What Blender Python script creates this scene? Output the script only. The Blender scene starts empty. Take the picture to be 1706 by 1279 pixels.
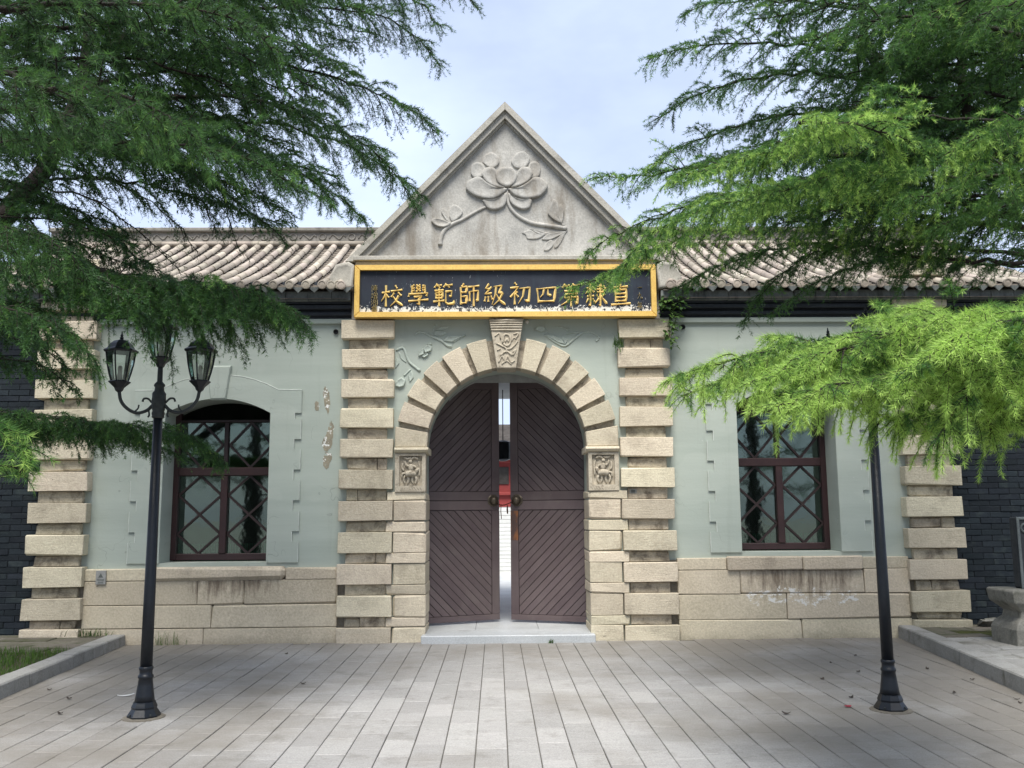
import bpy, bmesh, math, random
import numpy as np
from mathutils import Vector, Matrix

scene = bpy.context.scene
COL = scene.collection
rnd = random.Random(7)

# ---------------------------------------------------------------- camera
F_PX, PITCH, YAW, ROLL = 1508.76, 0.139982, 0.018306, 0.007373
CAM = np.array([-0.1429, -11.5783, 1.6])
_f = np.array([math.sin(YAW) * math.cos(PITCH), math.cos(YAW) * math.cos(PITCH), math.sin(PITCH)])
_r0 = np.array([math.cos(YAW), -math.sin(YAW), 0.0])
_u0 = np.cross(_r0, _f)
_r = math.cos(ROLL) * _r0 - math.sin(ROLL) * _u0
_u = math.sin(ROLL) * _r0 + math.cos(ROLL) * _u0
cam_data = bpy.data.cameras.new('camera')
cam_data.sensor_width = 36.0
cam_data.lens = F_PX * 36.0 / 1706.0
cam_data.clip_end = 2000.0
cam = bpy.data.objects.new('camera', cam_data)
COL.objects.link(cam)
cam.matrix_world = Matrix(((_r[0], _u[0], -_f[0], CAM[0]), (_r[1], _u[1], -_f[1], CAM[1]),
                           (_r[2], _u[2], -_f[2], CAM[2]), (0, 0, 0, 1)))
scene.camera = cam

# ---------------------------------------------------------------- world, sun, exposure
SUN_EL, SUN_AZ = math.radians(60), math.radians(-174)     # azimuth: 0 = +Y (behind the gate), clockwise
world = bpy.data.worlds.new('World')
scene.world = world
world.use_nodes = True
nt = world.node_tree
nt.nodes.clear()
sky = nt.nodes.new('ShaderNodeTexSky')
sky.sky_type = 'NISHITA'
sky.sun_disc = False
sky.sun_elevation = SUN_EL
sky.sun_rotation = SUN_AZ
sky.dust_density = 1.5
sky.air_density = 1.0
tc = nt.nodes.new('ShaderNodeTexCoord')
mp = nt.nodes.new('ShaderNodeMapping'); mp.inputs['Scale'].default_value = (1.0, 1.0, 2.2)
nz = nt.nodes.new('ShaderNodeTexNoise'); nz.inputs['Scale'].default_value = 1.6
nz.inputs['Detail'].default_value = 6; nz.inputs['Roughness'].default_value = 0.55
cr = nt.nodes.new('ShaderNodeValToRGB')
cr.color_ramp.elements[0].position = 0.36; cr.color_ramp.elements[0].color = (0.45, 0.45, 0.45, 1)
cr.color_ramp.elements[1].position = 0.66; cr.color_ramp.elements[1].color = (0.88, 0.88, 0.88, 1)
mx = nt.nodes.new('ShaderNodeMixRGB')
mx.inputs['Color2'].default_value = (8.2, 9.5, 12.4, 1)      # thin bright high cloud
bg = nt.nodes.new('ShaderNodeBackground'); bg.inputs['Strength'].default_value = 0.084
wo = nt.nodes.new('ShaderNodeOutputWorld')
nt.links.new(tc.outputs['Generated'], mp.inputs['Vector'])
nt.links.new(mp.outputs['Vector'], nz.inputs['Vector'])
nt.links.new(nz.outputs['Fac'], cr.inputs['Fac'])
nt.links.new(cr.outputs['Color'], mx.inputs['Fac'])
nt.links.new(sky.outputs['Color'], mx.inputs['Color1'])
nt.links.new(mx.outputs['Color'], bg.inputs['Color'])
nt.links.new(bg.outputs['Background'], wo.inputs['Surface'])
sun_data = bpy.data.lights.new('sun', 'SUN')
sun_data.energy = 4.4
sun_data.angle = math.radians(30)
sun_data.color = (1.0, 0.955, 0.88)
sun = bpy.data.objects.new('sun', sun_data)
COL.objects.link(sun)
sd = Vector((math.sin(SUN_AZ) * math.cos(SUN_EL), math.cos(SUN_AZ) * math.cos(SUN_EL), math.sin(SUN_EL)))
sun.rotation_euler = sd.to_track_quat('Z', 'Y').to_euler()
scene.view_settings.view_transform = 'Standard'
scene.view_settings.look = 'None'
scene.view_settings.exposure = 0.5
scene.view_settings.gamma = 1.0
scene.view_settings.use_curve_mapping = False
scene.cycles.max_bounces = 6
scene.cycles.transparent_max_bounces = 12
scene.cycles.caustics_reflective = False
scene.cycles.caustics_refractive = False


# ---------------------------------------------------------------- helpers
def at(x, y, Y):
    """a photograph pixel on the vertical plane at depth Y"""
    d = (x - 853.0) / F_PX * _r - (y - 639.5) / F_PX * _u + _f
    t = (Y - CAM[1]) / d[1]
    return (CAM[0] + d[0] * t, Y, CAM[2] + d[2] * t)


class MB:
    def __init__(self):
        self.v, self.f = [], []

    def add(self, vs, fs):
        o = len(self.v)
        self.v.extend([tuple(p) for p in vs])
        self.f.extend([tuple(i + o for i in f) for f in fs])
        return self

    def box(self, x0, x1, y0, y1, z0, z1):
        vs = [(x, y, z) for x in (x0, x1) for y in (y0, y1) for z in (z0, z1)]
        return self.add(vs, [(0, 1, 3, 2), (4, 6, 7, 5), (0, 4, 5, 1), (2, 3, 7, 6), (0, 2, 6, 4), (1, 5, 7, 3)])

    def cbox(self, x0, x1, y0, y1, z0, z1, c=0.008, j=0.0, r=rnd):
        """chamfered box whose corners wander by j"""
        X, Y, Z = (x0, x1), (y0, y1), (z0, z1)
        vs, idx = [], {}
        for i in (0, 1):
            for k in (0, 1):
                for l in (0, 1):
                    cc = c * (1 + (r.random() * 4.5 if j > 0 and r.random() < .25 else 0))
                    dx, dy, dz = ((r.uniform(-j, j) for _ in range(3)) if j else (0, 0, 0))
                    px, py, pz = X[i] + dx, Y[k] + dy, Z[l] + dz
                    sx, sy, sz = (cc if i == 0 else -cc), (cc if k == 0 else -cc), (cc if l == 0 else -cc)
                    idx[(i, k, l)] = len(vs)
                    vs += [(px, py + sy, pz + sz), (px + sx, py, pz + sz), (px + sx, py + sy, pz)]
        g = lambda i, k, l, a: idx[(i, k, l)] + a
        fs = []
        for i in (0, 1):
            q = [g(i, 0, 0, 0), g(i, 1, 0, 0), g(i, 1, 1, 0), g(i, 0, 1, 0)]
            fs.append(q if i == 1 else q[::-1])
            q = [g(0, i, 0, 1), g(0, i, 1, 1), g(1, i, 1, 1), g(1, i, 0, 1)]
            fs.append(q if i == 1 else q[::-1])
            q = [g(0, 0, i, 2), g(1, 0, i, 2), g(1, 1, i, 2), g(0, 1, i, 2)]
            fs.append(q if i == 1 else q[::-1])
        for a in (0, 1):
            for b in (0, 1):
                fs.append([g(0, a, b, 1), g(1, a, b, 1), g(1, a, b, 2), g(0, a, b, 2)])
                fs.append([g(a, 0, b, 0), g(a, 1, b, 0), g(a, 1, b, 2), g(a, 0, b, 2)])
                fs.append([g(a, b, 0, 0), g(a, b, 1, 0), g(a, b, 1, 1), g(a, b, 0, 1)])
        for i in (0, 1):
            for k in (0, 1):
                for l in (0, 1):
                    fs.append([g(i, k, l, 0), g(i, k, l, 1), g(i, k, l, 2)])
        return self.add(vs, fs)

    def prism(self, poly, y0, y1, c=0.0):
        """polygon of (x, z) extruded from y0 (front) to y1, front edge chamfered by c"""
        n = len(poly)
        if c > 0:
            cx = sum(p[0] for p in poly) / n; cz = sum(p[1] for p in poly) / n
            ins = []
            for p in poly:
                d = math.hypot(p[0] - cx, p[1] - cz) or 1
                k = max(0.0, 1 - c * 1.3 / d)
                ins.append((cx + (p[0] - cx) * k, cz + (p[1] - cz) * k))
            vs = [(p[0], y0, p[1]) for p in ins] + [(p[0], y0 + c, p[1]) for p in poly] + [(p[0], y1, p[1]) for p in poly]
            fs = [tuple(range(n))] + [(i, (i + 1) % n, n + (i + 1) % n, n + i) for i in range(n)]
            fs += [(n + i, n + (i + 1) % n, 2 * n + (i + 1) % n, 2 * n + i) for i in range(n)] + [tuple(range(3 * n - 1, 2 * n - 1, -1))]
        else:
            vs = [(p[0], y0, p[1]) for p in poly] + [(p[0], y1, p[1]) for p in poly]
            fs = [tuple(range(n)), tuple(range(2 * n - 1, n - 1, -1))] + [(i, (i + 1) % n, n + (i + 1) % n, n + i) for i in range(n)]
        return self.add(vs, fs)

    def tube(self, pts, rad, sides=6, cap=True):
        P = [Vector(p) for p in pts]
        n = len(P)
        R = rad if isinstance(rad, (list, tuple)) else [rad] * n
        up = Vector((0.31, 0.2, 0.93)).normalized()
        vs, fs = [], []
        for i in range(n):
            t = (P[min(i + 1, n - 1)] - P[max(i - 1, 0)])
            t = t.normalized() if t.length > 1e-9 else Vector((0, 0, 1))
            a = t.cross(up)
            if a.length < 1e-3:
                a = t.cross(Vector((1, 0, 0)))
            a.normalize(); b = t.cross(a)
            for s in range(sides):
                an = 2 * math.pi * s / sides
                vs.append(P[i] + (a * math.cos(an) + b * math.sin(an)) * R[i])
        for i in range(n - 1):
            for s in range(sides):
                s2 = (s + 1) % sides
                fs.append((i * sides + s, i * sides + s2, (i + 1) * sides + s2, (i + 1) * sides + s))
        if cap:
            fs += [tuple(range(sides - 1, -1, -1)), tuple(range((n - 1) * sides, n * sides))]
        return self.add(vs, fs)

    def lathe(self, prof, cx=0, cy=0, sides=16, a0=0.0):
        """profile of (radius, z), bottom to top"""
        n = len(prof)
        vs = [(cx + r * math.cos(a0 + 2 * math.pi * s / sides), cy + r * math.sin(a0 + 2 * math.pi * s / sides), z)
              for r, z in prof for s in range(sides)]
        fs = [(i * sides + s, i * sides + (s + 1) % sides, (i + 1) * sides + (s + 1) % sides, (i + 1) * sides + s)
              for i in range(n - 1) for s in range(sides)]
        fs += [tuple(range(sides - 1, -1, -1)), tuple(range((n - 1) * sides, n * sides))]
        return self.add(vs, fs)

    def relief(self, outline, Y0, h, cx=None, cz=None, back=0.02):
        """pillow-shaped carving on the plane Y0; outline of (x, z)"""
        n = len(outline)
        if cx is None:
            cx = sum(p[0] for p in outline) / n; cz = sum(p[1] for p in outline) / n
        vs, fs = [], []
        for k, hh in ((1.0, -back), (0.99, 0.62 * h), (0.92, 0.80 * h), (0.70, .66 * h), (0.3, .50 * h)):
            vs += [(cx + (x - cx) * k, Y0 - hh, cz + (z - cz) * k) for x, z in outline]
        for a in range(4):
            fs += [(a * n + i, a * n + (i + 1) % n, (a + 1) * n + (i + 1) % n, (a + 1) * n + i) for i in range(n)]
        fs.append(tuple(range(4 * n, 5 * n)))
        return self.add(vs, fs)

    def mesh(self, name, smooth=False):
        me = bpy.data.meshes.new(name)
        me.from_pydata(self.v, [], self.f)
        bm = bmesh.new(); bm.from_mesh(me)
        bmesh.ops.recalc_face_normals(bm, faces=bm.faces)
        bm.to_mesh(me); bm.free()
        if smooth:
            me.polygons.foreach_set('use_smooth', [True] * len(me.polygons))
        me.update()
        return me

    def build(self, name, material, parent=None, smooth=False):
        return link(name, self.mesh(name, smooth), material, parent)


def link(name, me, material=None, parent=None):
    o = bpy.data.objects.new(name, me)
    if material is not None and not me.materials:
        me.materials.append(material)
    COL.objects.link(o)
    o.parent = parent
    return o


def empty(name, loc=(0, 0, 0), parent=None):
    o = bpy.data.objects.new(name, None)
    o.empty_display_size = 0.2
    COL.objects.link(o)
    o.location = loc
    o.parent = parent
    return o


def tag(o, label=None, category=None, group=None, kind=None):
    for k, v in (('label', label), ('category', category), ('group', group), ('kind', kind)):
        if v:
            o[k] = v
    return o


def copy_obj(o, parent, loc=None, rot=None):
    c = o.copy()
    COL.objects.link(c)
    c.parent = parent
    if loc is not None:
        c.location = loc
    if rot is not None:
        c.rotation_euler = rot
    return c


def catmull(pts, n=6):
    P = [Vector(p) for p in pts]
    P = [P[0] * 2 - P[1]] + P + [P[-1] * 2 - P[-2]]
    out = []
    for i in range(1, len(P) - 2):
        for k in range(n):
            t = k / n
            out.append(0.5 * ((2 * P[i]) + (P[i + 1] - P[i - 1]) * t + (2 * P[i - 1] - 5 * P[i] + 4 * P[i + 1] - P[i + 2]) * t * t
                              + (3 * P[i] - P[i - 1] - 3 * P[i + 1] + P[i + 2]) * t ** 3))
    out.append(P[-2])
    return out


# ---------------------------------------------------------------- materials
class NT:
    def __init__(self, name):
        self.m = bpy.data.materials.new(name)
        self.m.use_nodes = True
        self.t = self.m.node_tree
        self.t.nodes.clear()
        self.out = self.n('ShaderNodeOutputMaterial')
        self.p = self.n('ShaderNodeBsdfPrincipled')
        self.l(self.p.outputs[0], self.out.inputs['Surface'])

    def n(self, t, **kw):
        nd = self.t.nodes.new(t)
        for k, v in kw.items():
            setattr(nd, k, v)
        return nd

    def l(self, a, b):
        self.t.links.new(a, b)

    def coords(self, scale=(1, 1, 1), shift=True):
        tc = self.n('ShaderNodeTexCoord')
        mp = self.n('ShaderNodeMapping')
        mp.inputs['Scale'].default_value = scale
        if shift:
            oi = self.n('ShaderNodeObjectInfo')
            mu = self.n('ShaderNodeVectorMath', operation='MULTIPLY_ADD')
            mu.inputs[1].default_value = (37.0, 17.0, 29.0)
            cb = self.n('ShaderNodeCombineXYZ')
            for i in range(3):
                self.l(oi.outputs['Random'], cb.inputs[i])
            self.l(cb.outputs[0], mu.inputs[0])
            self.l(tc.outputs['Object'], mu.inputs[2])
            self.l(mu.outputs[0], mp.inputs['Vector'])
        else:
            self.l(tc.outputs['Object'], mp.inputs['Vector'])
        return mp.outputs['Vector']

    def noise(self, vec, scale, detail=5, rough=0.6, dist=0.0):
        n = self.n('ShaderNodeTexNoise')
        n.inputs['Scale'].default_value = scale
        n.inputs['Detail'].default_value = detail
        n.inputs['Roughness'].default_value = rough
        n.inputs['Distortion'].default_value = dist
        self.l(vec, n.inputs['Vector'])
        return n.outputs['Fac']

    def ramp(self, fac, a, b, ca=(0, 0, 0, 1), cb=(1, 1, 1, 1)):
        r = self.n('ShaderNodeValToRGB')
        e = r.color_ramp.elements
        e[0].position, e[1].position = a, b
        e[0].color, e[1].color = ca, cb
        self.l(fac, r.inputs['Fac'])
        return r.outputs['Color']

    def mix(self, fac, a, b, mode='MIX'):
        m = self.n('ShaderNodeMixRGB', blend_type=mode)
        for s, v in ((m.inputs['Fac'], fac), (m.inputs['Color1'], a), (m.inputs['Color2'], b)):
            if isinstance(v, (int, float)):
                s.default_value = v
            elif isinstance(v, tuple):
                s.default_value = v if len(v) == 4 else v + (1,)
            else:
                self.l(v, s)
        return m.outputs['Color']

    def math(self, op, a, b=0.0):
        m = self.n('ShaderNodeMath', operation=op)
        for s, v in ((m.inputs[0], a), (m.inputs[1], b)):
            if isinstance(v, (int, float)):
                s.default_value = v
            else:
                self.l(v, s)
        return m.outputs[0]

    def vary(self, col, amount=0.12, hue=0.0):
        """brightness that differs from object to object"""
        oi = self.n('ShaderNodeObjectInfo')
        hs = self.n('ShaderNodeHueSaturation')
        v = self.math('MULTIPLY_ADD', oi.outputs['Random'], 2 * amount)
        v.node.inputs[2].default_value = 1 - amount
        self.l(v, hs.inputs['Value'])
        if hue:
            r2 = self.math('FRACT', self.math('MULTIPLY', oi.outputs['Random'], 7.31))
            h = self.math('MULTIPLY_ADD', r2, hue)
            h.node.inputs[2].default_value = 0.5 - hue / 2
            self.l(h, hs.inputs['Hue'])
        self.l(col, hs.inputs['Color'])
        return hs.outputs['Color']

    def finish(self, col, rough=0.85, bump=None, strength=0.3, dist=0.01, spec=0.3, metal=0.0):
        if isinstance(col, tuple):
            self.p.inputs['Base Color'].default_value = col if len(col) == 4 else col + (1,)
        else:
            self.l(col, self.p.inputs['Base Color'])
        if isinstance(rough, (int, float)):
            self.p.inputs['Roughness'].default_value = rough
        else:
            self.l(rough, self.p.inputs['Roughness'])
        self.p.inputs['Specular IOR Level'].default_value = spec
        self.p.inputs['Metallic'].default_value = metal
        if bump is not None:
            b = self.n('ShaderNodeBump')
            b.inputs['Strength'].default_value = strength
            b.inputs['Distance'].default_value = dist
            self.l(bump, b.inputs['Height'])
            self.l(b.outputs['Normal'], self.p.inputs['Normal'])
        return self.m


def weathered(name, a, b, stain=(0.05, 0.045, 0.035), stain_lo=0.62, stain_hi=0.8, scale=2.5, streak=(1, 1, 1), vary=0.1, hue=0.02,
              rough=0.9, bump=0.35, fine=60.0, dist=0.006, shift=True, spec=0.2, stain_amt=0.8, pits=0.0):
    t = NT(name)
    v = t.coords(shift=shift)
    vs = t.coords(scale=streak, shift=shift)
    base = t.mix(t.ramp(t.noise(v, scale, 6), 0.3, 0.7), a, b)
    fineN = t.noise(v, fine, 3, 0.7)
    base = t.mix(0.22, base, t.ramp(fineN, 0.25, 0.75), 'OVERLAY')
    st = t.ramp(t.noise(vs, scale * 1.1, 7, 0.65, 0.4), stain_lo, stain_hi)
    base = t.mix(t.math('MULTIPLY', st, stain_amt), base, stain)
    base = t.vary(base, vary, hue)
    mid = t.noise(v, fine * 0.3, 4, 0.7)
    h = t.math('ADD', t.math('MULTIPLY', fineN, 0.6), mid)
    if pits:
        # pockmarks and tool scores of old limestone
        pk = t.ramp(t.noise(v, 24, 6, 0.75, 0.6), 0.635, 0.68)
        area = t.ramp(t.noise(v, 3.1, 4), 0.42, 0.62)
        pm = t.math('MULTIPLY', t.math('MULTIPLY', pk, area), pits)
        base = t.mix(pm, base, (0.13, 0.105, 0.08))
        tool = t.noise(t.coords(scale=(1.0, 1, 16)), 6.0, 3, 0.6)
        h = t.math('ADD', t.math('SUBTRACT', h, t.math('MULTIPLY', pm, 1.5)), t.math('MULTIPLY', tool, 0.5))
    return t.finish(base, rough, h, bump, dist, spec)


M = {}
M['stone'] = weathered('stone', (0.60, 0.535, 0.41), (0.49, 0.435, 0.33), (0.20, 0.165, 0.125), 0.53, 0.74, 2.6, vary=0.15, hue=0.022, bump=0.6, fine=55, dist=0.012, stain_amt=0.5, pits=0.6)
M['stone_worn'] = weathered('stone_worn', (0.51, 0.455, 0.35), (0.41, 0.365, 0.28), (0.085, 0.068, 0.052), 0.47, 0.66, 4.6, vary=0.2, hue=0.02, bump=0.7, fine=45, dist=0.016, stain_amt=0.8, pits=0.8)
M['plinth_stone'] = weathered('plinth_stone', (0.55, 0.485, 0.37), (0.45, 0.395, 0.295), (0.14, 0.115, 0.09), 0.52, 0.74, 1.8, streak=(1, 1, 0.45), vary=0.12, hue=0.02, bump=0.6, fine=40, dist=0.012, stain_amt=0.6, pits=0.7)
M['mortar'] = weathered('mortar', (0.22, 0.20, 0.165), (0.14, 0.125, 0.10), vary=0, hue=0, bump=0.7, fine=30, dist=0.02)
M['carved_stone'] = weathered('carved_stone', (0.49, 0.44, 0.35), (0.38, 0.335, 0.26), (0.12, 0.095, 0.07), 0.55, 0.7, 9.0, vary=0.03, hue=0, bump=0.4, fine=70)
M['cement'] = weathered('cement', (0.50, 0.485, 0.445), (0.31, 0.305, 0.285), (0.15, 0.12, 0.085), 0.46, 0.66, 1.9, streak=(1.7, 1, 0.45), vary=0.02, hue=0, bump=0.45, fine=45, dist=0.01, stain_amt=0.65, shift=False)
M['cement_trim'] = weathered('cement_trim', (0.43, 0.41, 0.36), (0.33, 0.315, 0.275), (0.11, 0.095, 0.07), 0.55, 0.76, 2.5, vary=0.05, hue=0.01, bump=0.5, fine=50, dist=0.01, stain_amt=0.65)
M['green_relief'] = weathered('green_relief', (0.42, 0.47, 0.42), (0.37, 0.42, 0.375), (0.2, 0.25, 0.215), 0.7, 0.9, 2.0, vary=0, hue=0, bump=0.2, fine=40, dist=0.004, shift=False)


def plaster():
    t = NT('green_plaster')
    v = t.coords(shift=False)
    vs = t.coords(scale=(0.35, 1, 3.5), shift=False)
    base = t.mix(t.ramp(t.noise(vs, 1.2, 5), 0.3, 0.7), (0.385, 0.432, 0.385), (0.325, 0.37, 0.328))
    base = t.mix(t.math('MULTIPLY', t.ramp(t.noise(v, 0.9, 5), 0.45, 0.75), 0.35), base, (0.35, 0.37, 0.33))
    run = t.ramp(t.noise(t.coords(scale=(5, 1, 0.35), shift=False), 1.3, 5), 0.6, 0.85)
    base = t.mix(t.math('MULTIPLY', run, 0.42), base, (0.2, 0.222, 0.19))
    ck = t.n('ShaderNodeTexVoronoi', feature='DISTANCE_TO_EDGE'); ck.inputs['Scale'].default_value = .9
    dv = t.n('ShaderNodeVectorMath', operation='ADD'); nzv = t.n('ShaderNodeTexNoise'); nzv.inputs['Scale'].default_value = 3.5
    t.l(v, nzv.inputs['Vector']); t.l(v, dv.inputs[0]); t.l(nzv.outputs['Color'], dv.inputs[1]); t.l(dv.outputs[0], ck.inputs['Vector'])
    crk = t.math('MULTIPLY', t.ramp(ck.outputs['Distance'], 0.002, 0.006, (1, 1, 1, 1), (0, 0, 0, 1)), t.ramp(t.noise(v, 1.7, 3), 0.52, 0.6))
    base = t.mix(t.math('MULTIPLY', crk, .5), base, (0.17, 0.19, 0.165))
    pt_ = t.ramp(t.noise(t.coords(scale=(.8, 1, 1.2), shift=False), 1.1, 3, .4), .52, .535)
    base = t.mix(t.math('MULTIPLY', pt_, .22), base, (0.43, 0.47, 0.42))
    # flaked patches: pale undercoat and bare render, only where the render has come away
    fl = t.noise(t.coords(scale=(1.6, 1, 0.6), shift=False), 2.6, 6, 0.62)
    base = t.mix(t.ramp(fl, 0.735, 0.75), base, (0.27, 0.235, 0.17))
    base = t.mix(t.ramp(t.noise(v, 14, 4), 0.745, 0.755), base, (0.62, 0.63, 0.6))
    fn = t.noise(v, 35, 4)
    return t.finish(base, 0.75, t.math('ADD', fn, t.noise(vs, 9, 3)), 0.18, 0.006, 0.3)


M['plaster'] = plaster()


def simple(name, col, rough=0.5, spec=0.4, metal=0.0, scale=20, amt=0.25, vary=0.0, bump=0.1):
    t = NT(name)
    v = t.coords()
    n = t.noise(v, scale, 5)
    dk = tuple(c * (1 - amt) for c in col)
    base = t.mix(t.ramp(n, 0.35, 0.7), col, dk)
    if vary:
        base = t.vary(base, vary, 0.01)
    rg = t.ramp(n, 0.2, 0.8, (rough * .8,) * 3 + (1,), (min(1, rough * 1.2),) * 3 + (1,))
    return t.finish(base, rg, n, bump, 0.004, spec, metal)


def stained_plinth(name, x0, x1, zt, zb, white=True):
    """plinth stone with a run-off stain below a window sill (a stain with an outline of its own)"""
    t = NT(name)
    v = t.coords(shift=True)
    w = t.coords(shift=False)
    base = t.mix(t.ramp(t.noise(v, 1.8, 6), 0.3, 0.7), (0.55, 0.485, 0.37), (0.45, 0.395, 0.295))
    fineN = t.noise(v, 40, 3, 0.7)
    base = t.mix(0.22, base, t.ramp(fineN, 0.25, 0.75), 'OVERLAY')
    base = t.vary(base, 0.09, 0.015)
    sp_ = t.n('ShaderNodeSeparateXYZ'); t.l(t.n('ShaderNodeTexCoord').outputs['Object'], sp_.inputs[0])
    def band(o, a, b, soft):
        m = t.n('ShaderNodeMapRange', interpolation_type='SMOOTHSTEP'); m.inputs[1].default_value = a - soft; m.inputs[2].default_value = a + soft
        n = t.n('ShaderNodeMapRange', interpolation_type='SMOOTHSTEP'); n.inputs[1].default_value = b - soft; n.inputs[2].default_value = b + soft
        t.l(o, m.inputs[0]); t.l(o, n.inputs[0])
        return t.math('SUBTRACT', m.outputs[0], n.outputs[0])
    mask = t.math('MULTIPLY', band(sp_.outputs['X'], x0, x1, .28), band(sp_.outputs['Z'], zb, zt + .4, .22))
    run = t.noise(t.coords(scale=(7, 1, 1.0), shift=False), 2.0, 7, 0.68)
    st = t.ramp(t.math('ADD', t.math('MULTIPLY', mask, .26), t.math('MULTIPLY', run, .8)), 0.54, 0.74)
    base = t.mix(t.math('MULTIPLY', st, .85), base, (0.125, 0.095, 0.07))
    pk = t.math('MULTIPLY', t.ramp(t.noise(v, 22, 6, 0.75, 0.6), 0.62, 0.67), t.ramp(t.noise(v, 2.7, 4), 0.40, 0.60))
    base = t.mix(t.math('MULTIPLY', pk, .65), base, (0.14, 0.115, 0.085))
    foot = t.ramp(t.math('SUBTRACT', t.math('MULTIPLY', t.noise(w, 2.2, 6, .7), .5), t.math('MULTIPLY', sp_.outputs['Z'], 1.3)), 0.12, 0.34)
    base = t.mix(t.math('MULTIPLY', foot, .5), base, (0.15, 0.135, 0.10))
    if white:
        m2 = t.math('MULTIPLY', band(sp_.outputs['X'], x0 - .15, x1 + .1, .2), band(sp_.outputs['Z'], zb - .13, zb + .16, .09))
        fl = t.noise(t.coords(scale=(1, 1, 1.6), shift=False), 9.0, 7, 0.7)
        base = t.mix(t.ramp(t.math('ADD', t.math('MULTIPLY', m2, .22), t.math('MULTIPLY', fl, .8)), 0.645, 0.66), base, (0.66, 0.65, 0.61))
    h = t.math('ADD', t.math('MULTIPLY', fineN, 0.6), t.noise(v, 12, 4, 0.7))
    return t.finish(base, 0.9, h, 0.5, 0.012, 0.2)


M['plinth_left'] = stained_plinth('plinth_left', -4.1, -2.9, .76, .56, False)
M['plinth_right'] = stained_plinth('plinth_right', 3.05, 4.45, .84, .50, True)


def peeled():
    t = NT('peeled_render')
    v = t.coords(shift=False)
    base = t.mix(t.ramp(t.noise(v, 9, 6), 0.35, 0.65), (0.30, 0.27, 0.20), (0.22, 0.20, 0.15))
    base = t.mix(t.ramp(t.noise(v, 16, 6, 0.7), 0.56, 0.58), base, (0.72, 0.73, 0.70))
    base = t.mix(t.ramp(t.noise(v, 11, 4), 0.62, 0.64), base, (0.34, 0.39, 0.34))
    return t.finish(base, 0.9, t.noise(v, 30, 5), 0.6, 0.01)


M['peeled'] = peeled()


def door_paint():
    t = NT('door_paint')
    v = t.coords()
    g = t.noise(t.coords(scale=(1, 1, 1)), 30, 5)
    base = t.mix(t.ramp(t.noise(v, 2.2, 5), 0.3, 0.7), (0.088, 0.064, 0.068), (0.125, 0.097, 0.098))
    base = t.mix(t.math('MULTIPLY', t.ramp(t.noise(v, 5.0, 6, 0.7), 0.60, 0.75), 0.5), base, (0.15, 0.125, 0.115))
    base = t.mix(t.ramp(t.noise(v, 26, 6, 0.75), 0.68, 0.70), base, (0.22, 0.19, 0.17))
    base = t.mix(t.math('MULTIPLY', t.ramp(t.noise(t.coords(scale=(1, 1, .5), shift=False), 1.5, 6, .7), .5, .72), .4), base, (0.17, 0.145, 0.135))
    base = t.vary(base, 0.09, 0.015)
    return t.finish(base, 0.55, g, 0.15, 0.004, 0.35)


M['door'] = door_paint()
M['door_dark'] = simple('door_groove', (0.02, 0.014, 0.015), 0.8, 0.1)
M['rust_paint'] = weathered('worn_paint', (0.075, 0.055, 0.055), (0.10, 0.06, 0.05), (0.27, 0.11, 0.045), 0.46, 0.62, 7.0, streak=(1.5, 1, 0.6), vary=0, hue=0, bump=0.4, fine=60, rough=0.7, stain_amt=0.9)
M['bronze'] = simple('bronze', (0.14, 0.115, 0.085), 0.5, 0.5, 0.7, 40, 0.5)
M['iron_rust'] = simple('iron_rust', (0.085, 0.032, 0.022), 0.75, 0.3, 0.3, 60, 0.5)
M['window_wood'] = weathered('window_wood', (0.036, 0.016, 0.016), (0.024, 0.011, 0.012), (0.075, 0.035, 0.028), 0.64, 0.8, 5, vary=0.08, hue=0.01, bump=0.2, fine=40, rough=0.45, spec=0.4)
M['lead_bar'] = simple('bar_paint', (0.026, 0.015, 0.015), 0.5, 0.4)
M['lamp_metal'] = simple('lamp_metal', (0.007, 0.010, 0.015), 0.42, 0.4, 0.0, 30, 0.3)
M['lamp_worn'] = simple('lamp_worn', (0.03, 0.036, 0.036), 0.55, 0.4, 0.0, 25, 0.4)
M['bulb'] = simple('lamp_holder', (0.5, 0.5, 0.46), 0.6)
M['white_plaster'] = simple('white_plaster', (0.66, 0.66, 0.63), 0.85, 0.2, 0, 3, 0.18)
M['grey_board'] = simple('grey_board', (0.36, 0.365, 0.36), 0.8, 0.2, 0, 6, 0.3)
M['red_paint'] = simple('red_paint', (0.27, 0.045, 0.04), 0.6, 0.3, 0, 4, 0.2)
M['roof_dark'] = simple('dark_roof', (0.07, 0.062, 0.055), 0.9, 0.2, 0, 8, 0.4)
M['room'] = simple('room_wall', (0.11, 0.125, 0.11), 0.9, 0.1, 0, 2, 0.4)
M['curtain'] = simple('green_curtain', (0.09, 0.25, 0.17), 0.9, 0.1, 0, 5, 0.3)
M['marble'] = weathered('marble', (0.46, 0.48, 0.49), (0.38, 0.40, 0.41), (0.25, 0.25, 0.245), 0.55, 0.75, 2.5, streak=(1, 1, 1), vary=0.03, hue=0, bump=0.08, rough=0.45, spec=0.4, stain_amt=0.5)
M['frieze'] = weathered('frieze', (0.045, 0.052, 0.062), (0.026, 0.03, 0.038), (0.09, 0.1, 0.1), 0.6, 0.8, 3.0, streak=(0.6, 1, 2), vary=0.1, hue=0, bump=0.4, fine=30)
M['fascia'] = weathered('fascia', (0.17, 0.185, 0.18), (0.11, 0.12, 0.12), (0.05, 0.055, 0.055), 0.5, 0.7, 4.0, streak=(2, 1, 0.4), vary=0.15, hue=0, bump=0.4, fine=40)
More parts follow.
